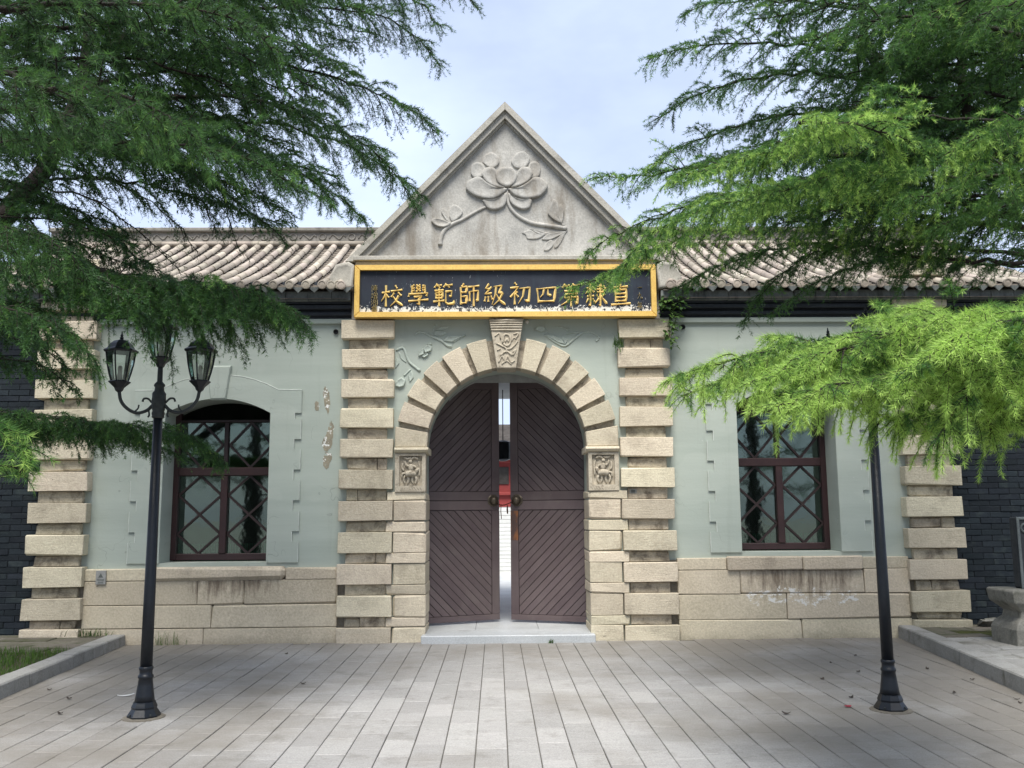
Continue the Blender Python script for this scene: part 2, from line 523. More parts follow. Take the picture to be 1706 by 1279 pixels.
M['tile'] = weathered('roof_tile', (0.41, 0.36, 0.30), (0.315, 0.28, 0.235), (0.10, 0.088, 0.07), 0.56, 0.76, 4.0, vary=0.26, hue=0.035, bump=0.4, fine=60, stain_amt=0.55)
M['pan_tile'] = weathered('pan_tile', (0.22, 0.19, 0.16), (0.14, 0.125, 0.105), (0.05, 0.045, 0.035), 0.5, 0.75, 3.0, vary=0, hue=0, bump=0.5, fine=40, shift=False)
M['ridge'] = weathered('ridge_brick', (0.235, 0.22, 0.195), (0.165, 0.155, 0.135), (0.06, 0.055, 0.045), 0.55, 0.75, 3.0, vary=0.1, hue=0.01, bump=0.5, fine=40)
M['brick'] = weathered('dark_brick', (0.021, 0.027, 0.033), (0.013, 0.018, 0.023), (0.045, 0.058, 0.056), 0.55, 0.75, 3.0, vary=0.28, hue=0.03, bump=0.5, fine=45)
M['brick_mortar'] = weathered('brick_mortar', (0.022, 0.027, 0.032), (0.015, 0.019, 0.023), vary=0, hue=0, bump=0.5)
M['gold'] = weathered('gold_paint', (0.72, 0.48, 0.13), (0.62, 0.40, 0.10), (0.3, 0.18, 0.05), 0.62, 0.8, 7.0, vary=0.05, hue=0.01, bump=0.25, fine=50, rough=0.5, spec=0.4, stain_amt=0.6)
M['gold_letter'] = weathered('gold_letter', (0.86, 0.66, 0.26), (0.78, 0.56, 0.19), (0.42, 0.27, 0.1), 0.64, 0.8, 12.0, vary=0.05, hue=0.01, bump=0.2, fine=80, rough=0.45, spec=0.5, stain_amt=0.5)


def board_paint():
    t = NT('navy_board')
    v = t.coords(shift=False)
    base = t.mix(t.ramp(t.noise(v, 4, 5), 0.35, 0.7), (0.007, 0.010, 0.022), (0.016, 0.023, 0.036))
    base = t.mix(t.math('MULTIPLY', t.ramp(t.noise(t.coords(scale=(6, 1, .5), shift=False), 2, 4), 0.5, 0.8), 0.5), base, (0.025, 0.05, 0.06))
    # flaking: thicker towards the lower edge of the board, in ragged chips
    sx = t.n('ShaderNodeSeparateXYZ'); t.l(t.n('ShaderNodeTexCoord').outputs['Object'], sx.inputs[0])
    lo = t.math('MULTIPLY', t.math('SUBTRACT', 4.31, sx.outputs['Z']), 2.1)
    lo = t.math('MAXIMUM', lo, -0.02)
    fl = t.noise(v, 22, 7, 0.72, 0.5)
    base = t.mix(t.ramp(t.math('ADD', fl, lo), 0.695, 0.715), base, (0.66, 0.66, 0.62))
    ln = t.noise(t.coords(scale=(14, 1, 3.0), shift=False), 3.2, 6, 0.75)
    base = t.mix(t.ramp(t.math('ADD', ln, t.math('MULTIPLY', lo, .3)), 0.655, 0.675), base, (0.5, 0.52, 0.52))
    return t.finish(base, 0.5, fl, 0.3, 0.003, 0.4)


M['board'] = board_paint()


def paver_mat(name, a, b, stain=(0.175, 0.155, 0.125), vary=0.12):
    t = NT(name)
    v = t.coords()
    vs = t.coords(scale=(1, 6, 1))
    wv = t.n('ShaderNodeTexCoord'); geo = t.n('ShaderNodeNewGeometry')
    base = t.mix(t.ramp(t.noise(vs, 9, 5, 0.7), 0.3, 0.7), a, b)
    base = t.mix(0.3, base, t.ramp(t.noise(v, 90, 3, 0.7), 0.25, 0.75), 'OVERLAY')
    base = t.vary(base, vary, 0.015)
    wn = t.noise(geo.outputs['Position'], 0.55, 6, 0.6)
    sp = t.n('ShaderNodeSeparateXYZ'); t.l(geo.outputs['Position'], sp.inputs[0])
    side = t.math('SUBTRACT', t.math('MULTIPLY', t.math('ABSOLUTE', sp.outputs['X']), 0.055), 0.06)
    base = t.mix(t.math('MULTIPLY', t.ramp(t.math('ADD', wn, side), 0.44, 0.66), 0.7), base, stain)
    base = t.mix(t.math('MULTIPLY', t.ramp(t.noise(geo.outputs['Position'], 3.1, 7, 0.7), 0.54, 0.72), 0.5), base, (0.13, 0.12, 0.10))
    base = t.mix(t.math('MULTIPLY', t.ramp(t.noise(geo.outputs['Position'], 11, 7, 0.75, .5), 0.64, 0.69), 0.45), base, (0.10, 0.092, 0.078))
    wf = t.ramp(t.math('ADD', t.math('MULTIPLY', wn, .35), t.math('MULTIPLY', sp.outputs['Y'], .22)), -0.16, 0.14)
    base = t.mix(t.math('MULTIPLY', wf, .28), base, (0.12, 0.11, 0.092))
    h = t.math('ADD', t.noise(vs, 30, 4, 0.7), t.noise(v, 80, 3))
    return t.finish(base, 0.75, h, 0.35, 0.004, 0.3)


M['paver'] = paver_mat('paver', (0.365, 0.355, 0.34), (0.295, 0.287, 0.275))
M['paver_new'] = paver_mat('paver_new', (0.46, 0.455, 0.435), (0.40, 0.395, 0.375), vary=0.05)
M['joint'] = weathered('joint_sand', (0.12, 0.112, 0.096), (0.08, 0.075, 0.063), vary=0, hue=0, bump=0.5, shift=False)
M['kerb'] = weathered('kerb_stone', (0.33, 0.325, 0.305), (0.26, 0.255, 0.235), (0.11, 0.105, 0.08), 0.52, 0.74, 3.0, vary=0.08, hue=0.01, bump=0.5, fine=60)
M['old_paver'] = weathered('old_paver', (0.17, 0.155, 0.125), (0.115, 0.105, 0.085), (0.05, 0.06, 0.022), 0.45, 0.65, 2.0, vary=0.18, hue=0.02, bump=0.5, fine=40)
M['old_stone'] = weathered('old_stone', (0.25, 0.24, 0.21), (0.17, 0.165, 0.145), (0.06, 0.065, 0.045), 0.5, 0.7, 5.0, vary=0.05, hue=0.01, bump=0.7, fine=35, dist=0.015)
M['tablet'] = weathered('tablet', (0.045, 0.05, 0.055), (0.028, 0.033, 0.038), (0.13, 0.15, 0.15), 0.6, 0.8, 4.0, streak=(2, 1, .5), vary=0, hue=0, bump=0.4, fine=40, rough=0.6)
M['tablet_edge'] = weathered('tablet_edge', (0.16, 0.18, 0.18), (0.10, 0.115, 0.12), vary=0, hue=0, bump=0.5)
M['moss'] = weathered('moss', (0.075, 0.085, 0.02), (0.05, 0.055, 0.018), (0.03, 0.028, 0.018), 0.5, 0.7, 5.0, vary=0, hue=0, bump=0.9, fine=90, dist=0.02, shift=False)
M['soil'] = weathered('soil', (0.075, 0.065, 0.045), (0.05, 0.042, 0.03), vary=0, hue=0, bump=0.8, fine=50, dist=0.02, shift=False)
M['ground'] = weathered('ground_far', (0.30, 0.29, 0.27), (0.24, 0.235, 0.215), vary=0, hue=0, shift=False)
M['bark'] = weathered('bark', (0.034, 0.028, 0.024), (0.02, 0.017, 0.015), (0.05, 0.048, 0.04), 0.6, 0.8, 6.0, streak=(1, 1, .4), vary=0, hue=0, bump=0.9, fine=60, dist=0.02)
M['paper'] = simple('paper', (0.75, 0.75, 0.72), 0.8)
M['dead_leaf'] = simple('dead_leaf', (0.055, 0.04, 0.03), 0.8, vary=0.3)
M['red_petal'] = simple('red_petal', (0.35, 0.03, 0.05), 0.6)
M['plate'] = simple('plate', (0.34, 0.34, 0.32), 0.5, 0.4, 0.2)
M['plate_ink'] = simple('plate_ink', (0.12, 0.13, 0.12), 0.7)
M['small_letter'] = simple('small_letter', (0.62, 0.54, 0.33), 0.6, 0.3, 0, 30, 0.3)
M['pale_edge'] = simple('pale_edge', (0.58, 0.62, 0.57), 0.7, 0.3, 0, 8, 0.35)
M['black_hole'] = simple('pipe_black', (0.008, 0.008, 0.009), 0.5)
M['white_fitting'] = simple('white_fitting', (0.6, 0.6, 0.58), 0.5)


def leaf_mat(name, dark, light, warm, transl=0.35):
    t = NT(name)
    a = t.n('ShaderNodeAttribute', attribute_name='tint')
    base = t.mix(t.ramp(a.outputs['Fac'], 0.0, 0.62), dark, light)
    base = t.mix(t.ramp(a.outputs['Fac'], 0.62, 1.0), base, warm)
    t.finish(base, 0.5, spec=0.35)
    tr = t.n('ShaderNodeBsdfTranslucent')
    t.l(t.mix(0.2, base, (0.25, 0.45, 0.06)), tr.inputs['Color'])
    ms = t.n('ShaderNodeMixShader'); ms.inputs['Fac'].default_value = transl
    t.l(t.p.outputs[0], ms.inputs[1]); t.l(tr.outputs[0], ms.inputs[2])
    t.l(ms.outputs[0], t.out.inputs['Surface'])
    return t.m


M['needles'] = leaf_mat('cedar_needles', (0.010, 0.036, 0.023), (0.088, 0.215, 0.050), (0.50, 0.72, 0.17), 0.40)  # limb tint mixes new growth with sun and shade put into the colour
M['grass'] = leaf_mat('grass_blades', (0.03, 0.07, 0.012), (0.07, 0.15, 0.02), (0.13, 0.2, 0.04))
M['vine'] = leaf_mat('vine_leaves', (0.025, 0.06, 0.02), (0.06, 0.12, 0.03), (0.13, 0.22, 0.05))


def glass(name, tint, gloss=0.06, rough=0.02):
    t = NT(name)
    tr = t.n('ShaderNodeBsdfTransparent'); tr.inputs['Color'].default_value = tint + (1,)
    gl = t.n('ShaderNodeBsdfGlossy'); gl.inputs['Roughness'].default_value = rough; gl.inputs['Color'].default_value = (0.85, 1.0, 0.92, 1)
    lw = t.n('ShaderNodeFresnel'); lw.inputs['IOR'].default_value = 1.5
    nz = t.noise(t.coords(), 1.4, 4)
    b = t.n('ShaderNodeBump'); b.inputs['Strength'].default_value = 0.12; b.inputs['Distance'].default_value = 0.02
    t.l(nz, b.inputs['Height']); t.l(b.outputs['Normal'], gl.inputs['Normal'])
    ms = t.n('ShaderNodeMixShader')
    t.l(t.math('MULTIPLY_ADD', lw.outputs[0], 1.0), ms.inputs['Fac'])
    ms.inputs['Fac'].links[0].from_node.inputs[2].default_value = gloss
    t.l(tr.outputs[0], ms.inputs[1]); t.l(gl.outputs[0], ms.inputs[2])
    t.l(ms.outputs[0], t.out.inputs['Surface'])
    return t.m


M['pane'] = glass('window_glass', (0.6, 0.70, 0.63), 0.06, 0.04)
M['lamp_glass'] = glass('lamp_glass', (0.82, 0.86, 0.84), 0.05, 0.1)

# ================================================================ SETTING: ground, pavement, kerbs, beds
g = MB()
g.add([(-150, -150, -0.06), (150, -150, -0.06), (150, 150, -0.06), (-150, 150, -0.06)], [(0, 1, 2, 3)])
tag(g.build('ground', M['ground']), kind='structure')

KL = lambda y: -4.74 - 0.074 * y          # inner faces of the two kerbs, drifting inwards towards the camera
KR = lambda y: 4.90 + 0.139 * y
pave = MB().box(-7.5, 7.5, -16.0, 1.2, -0.058, -0.012)
pavement = tag(pave.build('pavement', M['joint']), kind='structure')
PW, PL = 0.2165, 0.44
slab_me = MB().cbox(-PW / 2 + 0.0032, PW / 2 - 0.0032, -PL / 2 + 0.0028, PL / 2 - 0.0028, -0.045, 0.0, 0.004).mesh('paving_slab')
slab_me.materials.append(M['paver'])
slab_new = slab_me.copy(); slab_new.materials.clear(); slab_new.materials.append(M['paver_new'])
cands = []
ncol = int(9.8 / PW)
for c in range(-24, 25):
    x = -0.073 + PW * (c + 0.5)
    off = (0.5 if c % 2 else 0.0) * PL + 0.07 * math.sin(c * 1.7)
    for k in range(0, 36):
        y = 0.02 - PL * (k + 0.5) + off
        if y > 0.30 or x - PW / 2 < KL(y) - 0.25 or x + PW / 2 > KR(y) + 0.25:
            continue
        v = np.array([x, y, 0]) - CAM
        d = v @ _f
        if d < 0.5:
            cands.append((0, x, y)); continue
        u, w = 853 + F_PX * (v @ _r) / d, 639.5 - F_PX * (v @ _u) / d
        vis = -40 < u < 1746 and w < 1310
        cands.append(((1 / d ** 3) if vis else 0, x, y))
cands.sort(reverse=True)
rest = MB()
for i, (s, x, y) in enumerate(cands):
    z = rnd.uniform(-0.003, 0.002)
    if i < 300 and s > 0:
        o = link('paving_slab', slab_new if (2.1 < x < 3.45 and -2.55 < y < -1.85 and rnd.random() < .6) else slab_me, None, pavement)
        o.location = (x, y, z)
        o.rotation_euler = (rnd.uniform(-.003, .003), rnd.uniform(-.004, .004), rnd.uniform(-.003, .003))
    else:
        rest.cbox(x - PW / 2 + .003, x + PW / 2 - .003, y - PL / 2 + .0015, y + PL / 2 - .0015, z - .045, z, .004)
tag(rest.build('paving_slabs_beyond', M['paver'], pavement), kind='stuff')

for side, K in ((-1, KL), (1, KR)):
    top = 0.13 if side < 0 else 0.15
    kb = tag(MB().box(min(side * 4.0, side * 4.01), max(side * 4.0, side * 4.01), -.3, -.29, -.05, -.04).build('kerb', M['joint']), kind='structure')
    y, first = 0.06, True
    while y > -11.5:
        ln = (rnd.uniform(1.02, 1.1) if not (side < 0 and -1.35 < y < -1.0) else 0.28)
        y1 = y - ln
        xa, xb = K(y), K(y1)
        m = MB(); w = 0.20 * side
        vs = [(xa, y - .003, -.05), (xa + w, y - .003, -.05), (xb + w, y1 + .003, -.05), (xb, y1 + .003, -.05)]
        j = rnd.uniform(-.004, .004)
        c = 0.014 * side
        vs += [(xa + c * .2, y - .003, top - .014 + j), (xa + w, y - .003, top + j), (xb + w, y1 + .003, top + j), (xb + c * .2, y1 + .003, top - .014 + j),
               (xa + c, y - .003, top + j), (xb + c, y1 + .003, top + j)]
        m.add(vs, [(0, 3, 7, 4), (4, 7, 9, 8), (8, 9, 6, 5), (1, 5, 6, 2), (0, 4, 8, 5, 1), (3, 2, 6, 9, 7)])
        m.build('kerb_stone', M['kerb'], kb)
        y = y1
    bed = MB()
    xo = side * 14.0
    bed.add([(K(0.6) + .19 * side, 0.6, top - .03), (xo, 0.6, top - .03), (xo, -11.5, top - .03), (K(-11.5) + .19 * side, -11.5, top - .03),
             (K(0.6) + .19 * side, 0.6, -.055), (xo, 0.6, -.055), (xo, -11.5, -.055), (K(-11.5) + .19 * side, -11.5, -.055)],
            [(0, 1, 2, 3), (0, 4, 5, 1), (1, 5, 6, 2), (2, 6, 7, 3), (3, 7, 4, 0)])
    b = tag(bed.build('planting_bed', M['soil'] if side < 0 else M['moss']), kind='structure')
    # old paving strips of the beds
    me = MB().cbox(-.29, .29, -.145, .145, -.04, 0, .006).mesh('old_paver'); me.materials.append(M['old_paver'])
    me2 = me.copy(); me2.materials.clear(); me2.materials.append(M['kerb'])
    for iy in range(13):
        for ix in range(7):
            y = 0.40 - iy * .30
            half = iy % 2 and ix == 0
            x = K(y) + side * (.21 + (.147 if half else (ix * .59 if iy % 2 else .295 + ix * .59)))
            if side < 0 and y < -1.15:
                continue
            if side > 0 and -1.0 < y < -.2 and x > 5.6:
                continue
            if abs(x) > 8.3 or y > .35:
                continue
            pale = side > 0 and y < -1.0
            o = link('old_paver', me2 if pale else me, None, b)
            o.location = (x, y, top - .02 + rnd.uniform(-.006, .006))
            o.scale = (.49, 1, 1) if half else (1, 1, 1)
            o.rotation_euler = (rnd.uniform(-.01, .01), rnd.uniform(-.01, .01), rnd.uniform(-.01, .01))


def blades(spots, h, w, name, material, bend=0.5, seed=3):
    r = np.random.default_rng(seed)
    P = np.array(spots, float); n = len(P)
    an = r.uniform(0, 2 * np.pi, n); hh = h * r.uniform(.45, 1.25, n)
    dx = np.stack([np.cos(an), np.sin(an), 0 * an], 1)
    sd_ = np.stack([-np.sin(an), np.cos(an), 0 * an], 1) * (w / 2)
    b = bend * hh[:, None] * r.uniform(.2, 1, n)[:, None]
    mid = P + dx * b * .3 + np.array([0, 0, 1]) * hh[:, None] * .6
    tip = P + dx * b + np.array([0, 0, 1]) * hh[:, None]
    V = np.stack([P - sd_, P + sd_, mid + sd_ * .7, mid - sd_ * .7, tip], 1).reshape(-1, 3)
    me = bpy.data.meshes.new(name)
    i0 = np.arange(n)[:, None] * 5
    fs = [tuple(f) for f in (i0 + np.array([0, 1, 2, 3])).tolist()] + [tuple(f) for f in (i0 + np.array([3, 2, 4])).tolist()]
    me.from_pydata(V.tolist(), [], fs)
    at_ = me.attributes.new('tint', 'FLOAT', 'POINT')
    at_.data.foreach_set('value', np.repeat(r.uniform(0, .9, n), 5).astype(np.float32))
    me.materials.append(material)
    return me


rg = np.random.default_rng(5)
sp = []
while len(sp) < 15000:
    y = rg.uniform(-6.5, -1.12); x = KL(y) - .2 - rg.uniform(0, 2.6)
    if rg.random() < .25 + .75 * (math.sin(x * 3.1 + y) * math.sin(y * 2.3) > -.4):
        sp.append((x, y, 0.098))
tag(link('grass', blades(sp, .075, .006, 'grass', M['grass'])), 'short green grass inside the left kerbed bed', 'grass', kind='stuff')

# ================================================================ GATEHOUSE
gate = tag(empty('gatehouse', (0, 0, 0)), 'sage green and cream stone gatehouse with lotus gable and arched double door', 'building')
COURSE = [4.082, 3.833, 3.704, 3.448, 3.315, 3.066, 2.934, 2.675, 2.537, 2.286, 2.143, 1.892, 1.750, 1.494, 1.356, 1.098, .962, .704, .573, .305, .185, -.02]


def pillar(xa, xb, yf, courses, side, grow=0.0, narrow=0.085, label=None):
    p = MB().box(xa + narrow + .012, xb - narrow - .012, yf + .10, yf + .45, courses[-1], courses[0] - .02).build('pillar', M['mortar'], gate)
    if label:
        p['label'] = label
    for i in range(0, len(courses), 2):
        zt, zb = courses[i], courses[i + 1]
        e = rnd.uniform(-.007, .007)
        MB().cbox(xa + e, xb + e + rnd.uniform(-.006, .006), yf + rnd.uniform(-.006, .004), yf + .42, zb + .004, zt - .004, .005, .006).build('stone_block', M['stone'], p)
        if i + 2 < len(courses):
            z2 = courses[i + 2]
            nb = MB()
            if rnd.random() < .45:
                xm = xa + (xb - xa) * rnd.uniform(.3, .7)
                MB().cbox(xa + narrow, xm - .003, yf + .075, yf + .40, z2, zb, .006, .003).build('stone_block', M['stone_worn'], p)
                MB().cbox(xm + .003, xb - narrow, yf + .08, yf + .40, z2, zb, .006, .003).build('stone_block', M['stone_worn'], p)
            else:
                nb.cbox(xa + narrow, xb - narrow, yf + .077, yf + .40, z2, zb, .006, .003).build('stone_block', M['stone_worn'], p)
    return p


pillar(-2.135, -1.455, 0.0, COURSE, -1)
pillar(1.460, 2.140, 0.0, COURSE, 1)
up = [4.90, 4.655, 4.49, 4.215]
pillar(-6.02, -5.29, -0.02, up + COURSE[:-2] + [.20, .06], -1)
pillar(5.09, 5.82, -0.02, up + COURSE[:-2] + [.215, .09], 1)


def arch_wall(mb, x0, x1, z0, z1, xa, xb, za, spring, rise, y0, y1, n=18, back=True):
    """wall with an opening whose head is a circular arc"""
    w = (xb - xa) / 2; cx = (xa + xb) / 2
    R = (w * w + rise * rise) / (2 * rise); cz = spring + rise - R
    arc = []
    for i in range(n + 1):
        x = xa + (xb - xa) * i / n if rise < w * .9 else cx - w * math.cos(math.pi * i / n)
        arc.append((x, cz + math.sqrt(max(0, R * R - (x - cx) ** 2))))
    def quad(a, b, c, d):
        for y in (y0, y1) if back else (y0,):
            mb.add([(p[0], y, p[1]) for p in (a, b, c, d)], [(0, 1, 2, 3)])
    quad((x0, z0), (xa, z0), (xa, z1), (x0, z1))
    quad((xb, z0), (x1, z0), (x1, z1), (xb, z1))
    if za > z0:
        quad((xa, z0), (xb, z0), (xb, za), (xa, za))
    for i in range(n):
        quad(arc[i], arc[i + 1], (arc[i + 1][0], z1), (arc[i][0], z1))
    path = [(xa, za)] + arc + [(xb, za)]
    for i in range(len(path) - 1):
        a, b = path[i], path[i + 1]
        mb.add([(a[0], y0, a[1]), (b[0], y0, b[1]), (b[0], y1, b[1]), (a[0], y1, a[1])], [(0, 1, 2, 3)])
    if za > z0:
        mb.add([(xa, y0, za), (xb, y0, za), (xb, y1, za), (xa, y1, za)], [(0, 1, 2, 3)])
    return arc


WIN = {-1: dict(xa=-4.40, xb=-3.055, za=.985, sp=2.885, dz=-.04), 1: dict(xa=2.995, xb=4.275, za=1.065, sp=2.975, dz=.035)}
YW = 0.13
for s in (-1, 1):
    w = WIN[s]
    x0, x1 = (-5.4, -2.0) if s < 0 else (2.0, 5.2)
    mb = MB()
    arch_wall(mb, x0, x1, .9 + w['dz'], 4.08, w['xa'], w['xb'], w['za'], w['sp'], .19, YW, .64)
    mb.build('plaster_wall', M['plaster'], gate)
    # raised window surround: toothed quoins, arched head and keystone of plaster
    sr = MB()
    xa, xb, sp_ = w['xa'], w['xb'], w['sp']
    z = w['za']
    k = 0
    while z < sp_ - .02:
        hgt = .258 if k % 2 == 0 else .132
        hgt = min(hgt, sp_ - z)
        wd = .40 if k % 2 == 0 else .315
        sr.box(xa - wd, xa - .0015, YW - .02, YW + .01, z, z + hgt)
        sr.box(xb + .0015, xb + wd, YW - .02, YW + .01, z, z + hgt)
        z += hgt; k += 1
    cx = (xa + xb) / 2; hw = (xb - xa) / 2
    n = 14
    ins, outs = [], []
    for i in range(n + 1):
        t = -1 + 2 * i / n
        ins.append((cx + t * hw, sp_ + .19 * (1 - t * t) + .001))
        xo = cx + t * (hw + .40)
        outs.append((xo, sp_ + .30 + .20 * max(0, 1 - (abs(t) / .72) ** 2.2)))
    poly = [(xa - .40, sp_)] + [(xa, sp_)] + ins[1:-1] + [(xb, sp_), (xb + .40, sp_)] + outs[::-1]
    # strip mesh between the two curves
    inn = [(xa - .40, sp_)] + ins + [(xb + .40, sp_)]
    out2 = [(xa - .40, sp_ + .30)] + outs + [(xb + .40, sp_ + .30)]
    vs = [(p[0], YW - .02, p[1]) for p in inn] + [(p[0], YW - .02, p[1]) for p in out2] + [(p[0], YW + .01, p[1]) for p in out2] + [(p[0], YW + .01, p[1]) for p in inn]
    m_ = len(inn)
    fs = []
    for i in range(m_ - 1):
        fs += [(i, i + 1, m_ + i + 1, m_ + i), (m_ + i, m_ + i + 1, 2 * m_ + i + 1, 2 * m_ + i), (3 * m_ + i, 3 * m_ + i + 1, i + 1, i)]
    sr.add(vs, fs)
    sr.prism([(cx - .10, sp_ + .17), (cx + .10, sp_ + .17), (cx + .155, sp_ + .62), (cx - .155, sp_ + .62)], YW - .05, YW + .01, .02)
    sro = sr.build('window_surround', M['plaster'], gate)
    # the moulded outer edge of the surround, drawn as tubes paler than the wall
    MB().tube([(p[0], YW - .018, p[1]) for p in out2], .0065, 5).build('surround_edge', M['pale_edge'], sro)
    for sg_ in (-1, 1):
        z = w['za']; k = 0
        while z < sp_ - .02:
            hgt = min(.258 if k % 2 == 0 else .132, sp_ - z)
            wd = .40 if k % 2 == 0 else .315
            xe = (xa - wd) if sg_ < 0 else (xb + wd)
            MB().tube([(xe, YW - .018, z), (xe, YW - .018, z + hgt)], .005, 5).build('surround_edge', M['pale_edge'], sro)
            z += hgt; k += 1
    # moulded band under the frieze
    xs = (-5.3, -2.02) if s < 0 else (2.02, 5.1)
    MB().cbox(xs[0], xs[1], YW - .05, YW + .1, 4.05, 4.118, .008).build('plaster_band', M['plaster'], gate)
    # window
    yf = .50
    win = empty('window', ((xa + xb) / 2, yf, w['za']), gate)
    def part(mb, name, m, par=win):
        o = mb.build(name, m, par)
        o.matrix_parent_inverse = Matrix.Translation(-Vector(win.location)) if par is win else Matrix()
        return o
    zt = sp_ + .12
    fw = .07
    mid = w['za'] + 1.165
    fr = MB()
    fr.cbox(xa - .03, xa + fw, yf, yf + .09, w['za'] + .015, zt, .006)
    fr.cbox(xb - fw, xb + .03, yf, yf + .09, w['za'] + .015, zt, .006)
    fr.cbox(xa + fw, xb - fw, yf + .002, yf + .088, w['za'] + .015, w['za'] + .10, .006)
    part(fr, 'window_frame', M['window_wood'])
    part(MB().cbox(xa + fw, xb - fw, yf - .012, yf + .09, mid - .055, mid + .055, .01), 'transom', M['window_wood'])
    part(MB().cbox(cx - .045, cx + .045, yf - .008, yf + .088, w['za'] + .10, mid - .055, .006), 'mullion', M['window_wood'])
    part(MB().cbox(cx - .028, cx + .028, yf + .02, yf + .088, mid + .055, zt - .2, .006), 'mullion', M['lead_bar'])
    part(MB().cbox(xa + fw, xb - fw, yf + .003, yf + .09, zt - .2, zt - .165, .006), 'head_rail', M['lead_bar'])
    for (a, b) in ((xa + fw, cx - .045), (cx + .045, xb - fw)):
        part(MB().box(a - .01, b + .01, yf + .055, yf + .060, w['za'] + .09, mid - .04), 'pane', M['pane'])
        part(MB().box(a - .01, b + .01, yf + .055, yf + .060, mid + .04, zt - .17), 'pane', M['pane'])
        c0 = (a + b) / 2; hwid = (b - a) / 2
        for zz0, zz1, nd in ((w['za'] + .10, mid - .055, 2), (mid + .055, zt - .2, 1)):
            hh = (zz1 - zz0) / nd / 2
            for d in range(nd):
                zc = zz0 + hh * (2 * d + 1)
                for (p, q) in (((a, zc), (c0, zc + hh)), ((c0, zc + hh), (b, zc)), ((b, zc), (c0, zc - hh)), ((c0, zc - hh), (a, zc))):
                    dx, dz = q[0] - p[0], q[1] - p[1]
                    L_ = math.hypot(dx, dz); nx, nz_ = -dz / L_ * .014, dx / L_ * .014
                    part(MB().prism([(p[0] - nx, p[1] - nz_), (q[0] - nx, q[1] - nz_), (q[0] + nx, q[1] + nz_), (p[0] + nx, p[1] + nz_)], yf + .030 + rnd.uniform(0, .002), yf + .052, .004), 'glazing_bar', M['lead_bar'])
    # sill and plinth stones
    dz = w['dz']
    pl = MB().box(x0 + .02, x1 - .02, .11, .5, -.05, .94 + dz).build('plinth', M['mortar'], gate)
    zr = [0.0 - .03, .215 + dz * .6, .515 + dz, .815 + dz, .965 + dz]
    ends = (-5.30, -2.14) if s < 0 else (2.145, 5.10)
    joints = {-1: [[-3.79], [-3.70], [-3.88, -3.30], [-4.53, -2.79]], 1: [[3.70], [3.52], [2.94, 4.52], [2.775, 4.50]]}[s]
    for r_ in range(4):
        xsn = [ends[0]] + joints[r_] + [ends[1]]
        for i in range(len(xsn) - 1):
            if r_ == 3 and i == 1:
                wsil = MB()
                xm = (xsn[1] + xsn[2]) / 2 + .1
                for (p, q) in ((xsn[1], xm), (xm, xsn[2])) if s > 0 else ((xsn[1], xsn[2]),):
                    MB().cbox(p + .002, q - .002, .015, .41, zr[3] - .005, zr[4] + .012, .012, .004).build('sill_stone', M['plinth_stone'], pl)
                continue
            yj = .055 + rnd.uniform(-.005, .005)
            MB().cbox(xsn[i] + .003, xsn[i + 1] - .003, yj, .3, zr[r_] + .003, zr[r_ + 1] - .003, .006, .003).build('plinth_block', M['plinth_left' if s < 0 else 'plinth_right'], pl)

# central wall with the arched doorway
RC, ZC, RO = 1.03, 2.42, 1.44
mb = MB()
arch_wall(mb, -1.62, 1.62, 0, 4.12, -1.05, 1.05, 0, ZC, 1.05 - 1e-4, .10, .72, 28)
mb.build('spandrel_wall', M['plaster'], gate)


def ring_poly(a0, a1, r0, r1, n=4):
    A = [a0 + (a1 - a0) * i / n for i in range(n + 1)]
    return [(r0 * math.cos(a), ZC + r0 * math.sin(a)) for a in A] + [(r1 * math.cos(a), ZC + r1 * math.sin(a)) for a in A[::-1]]


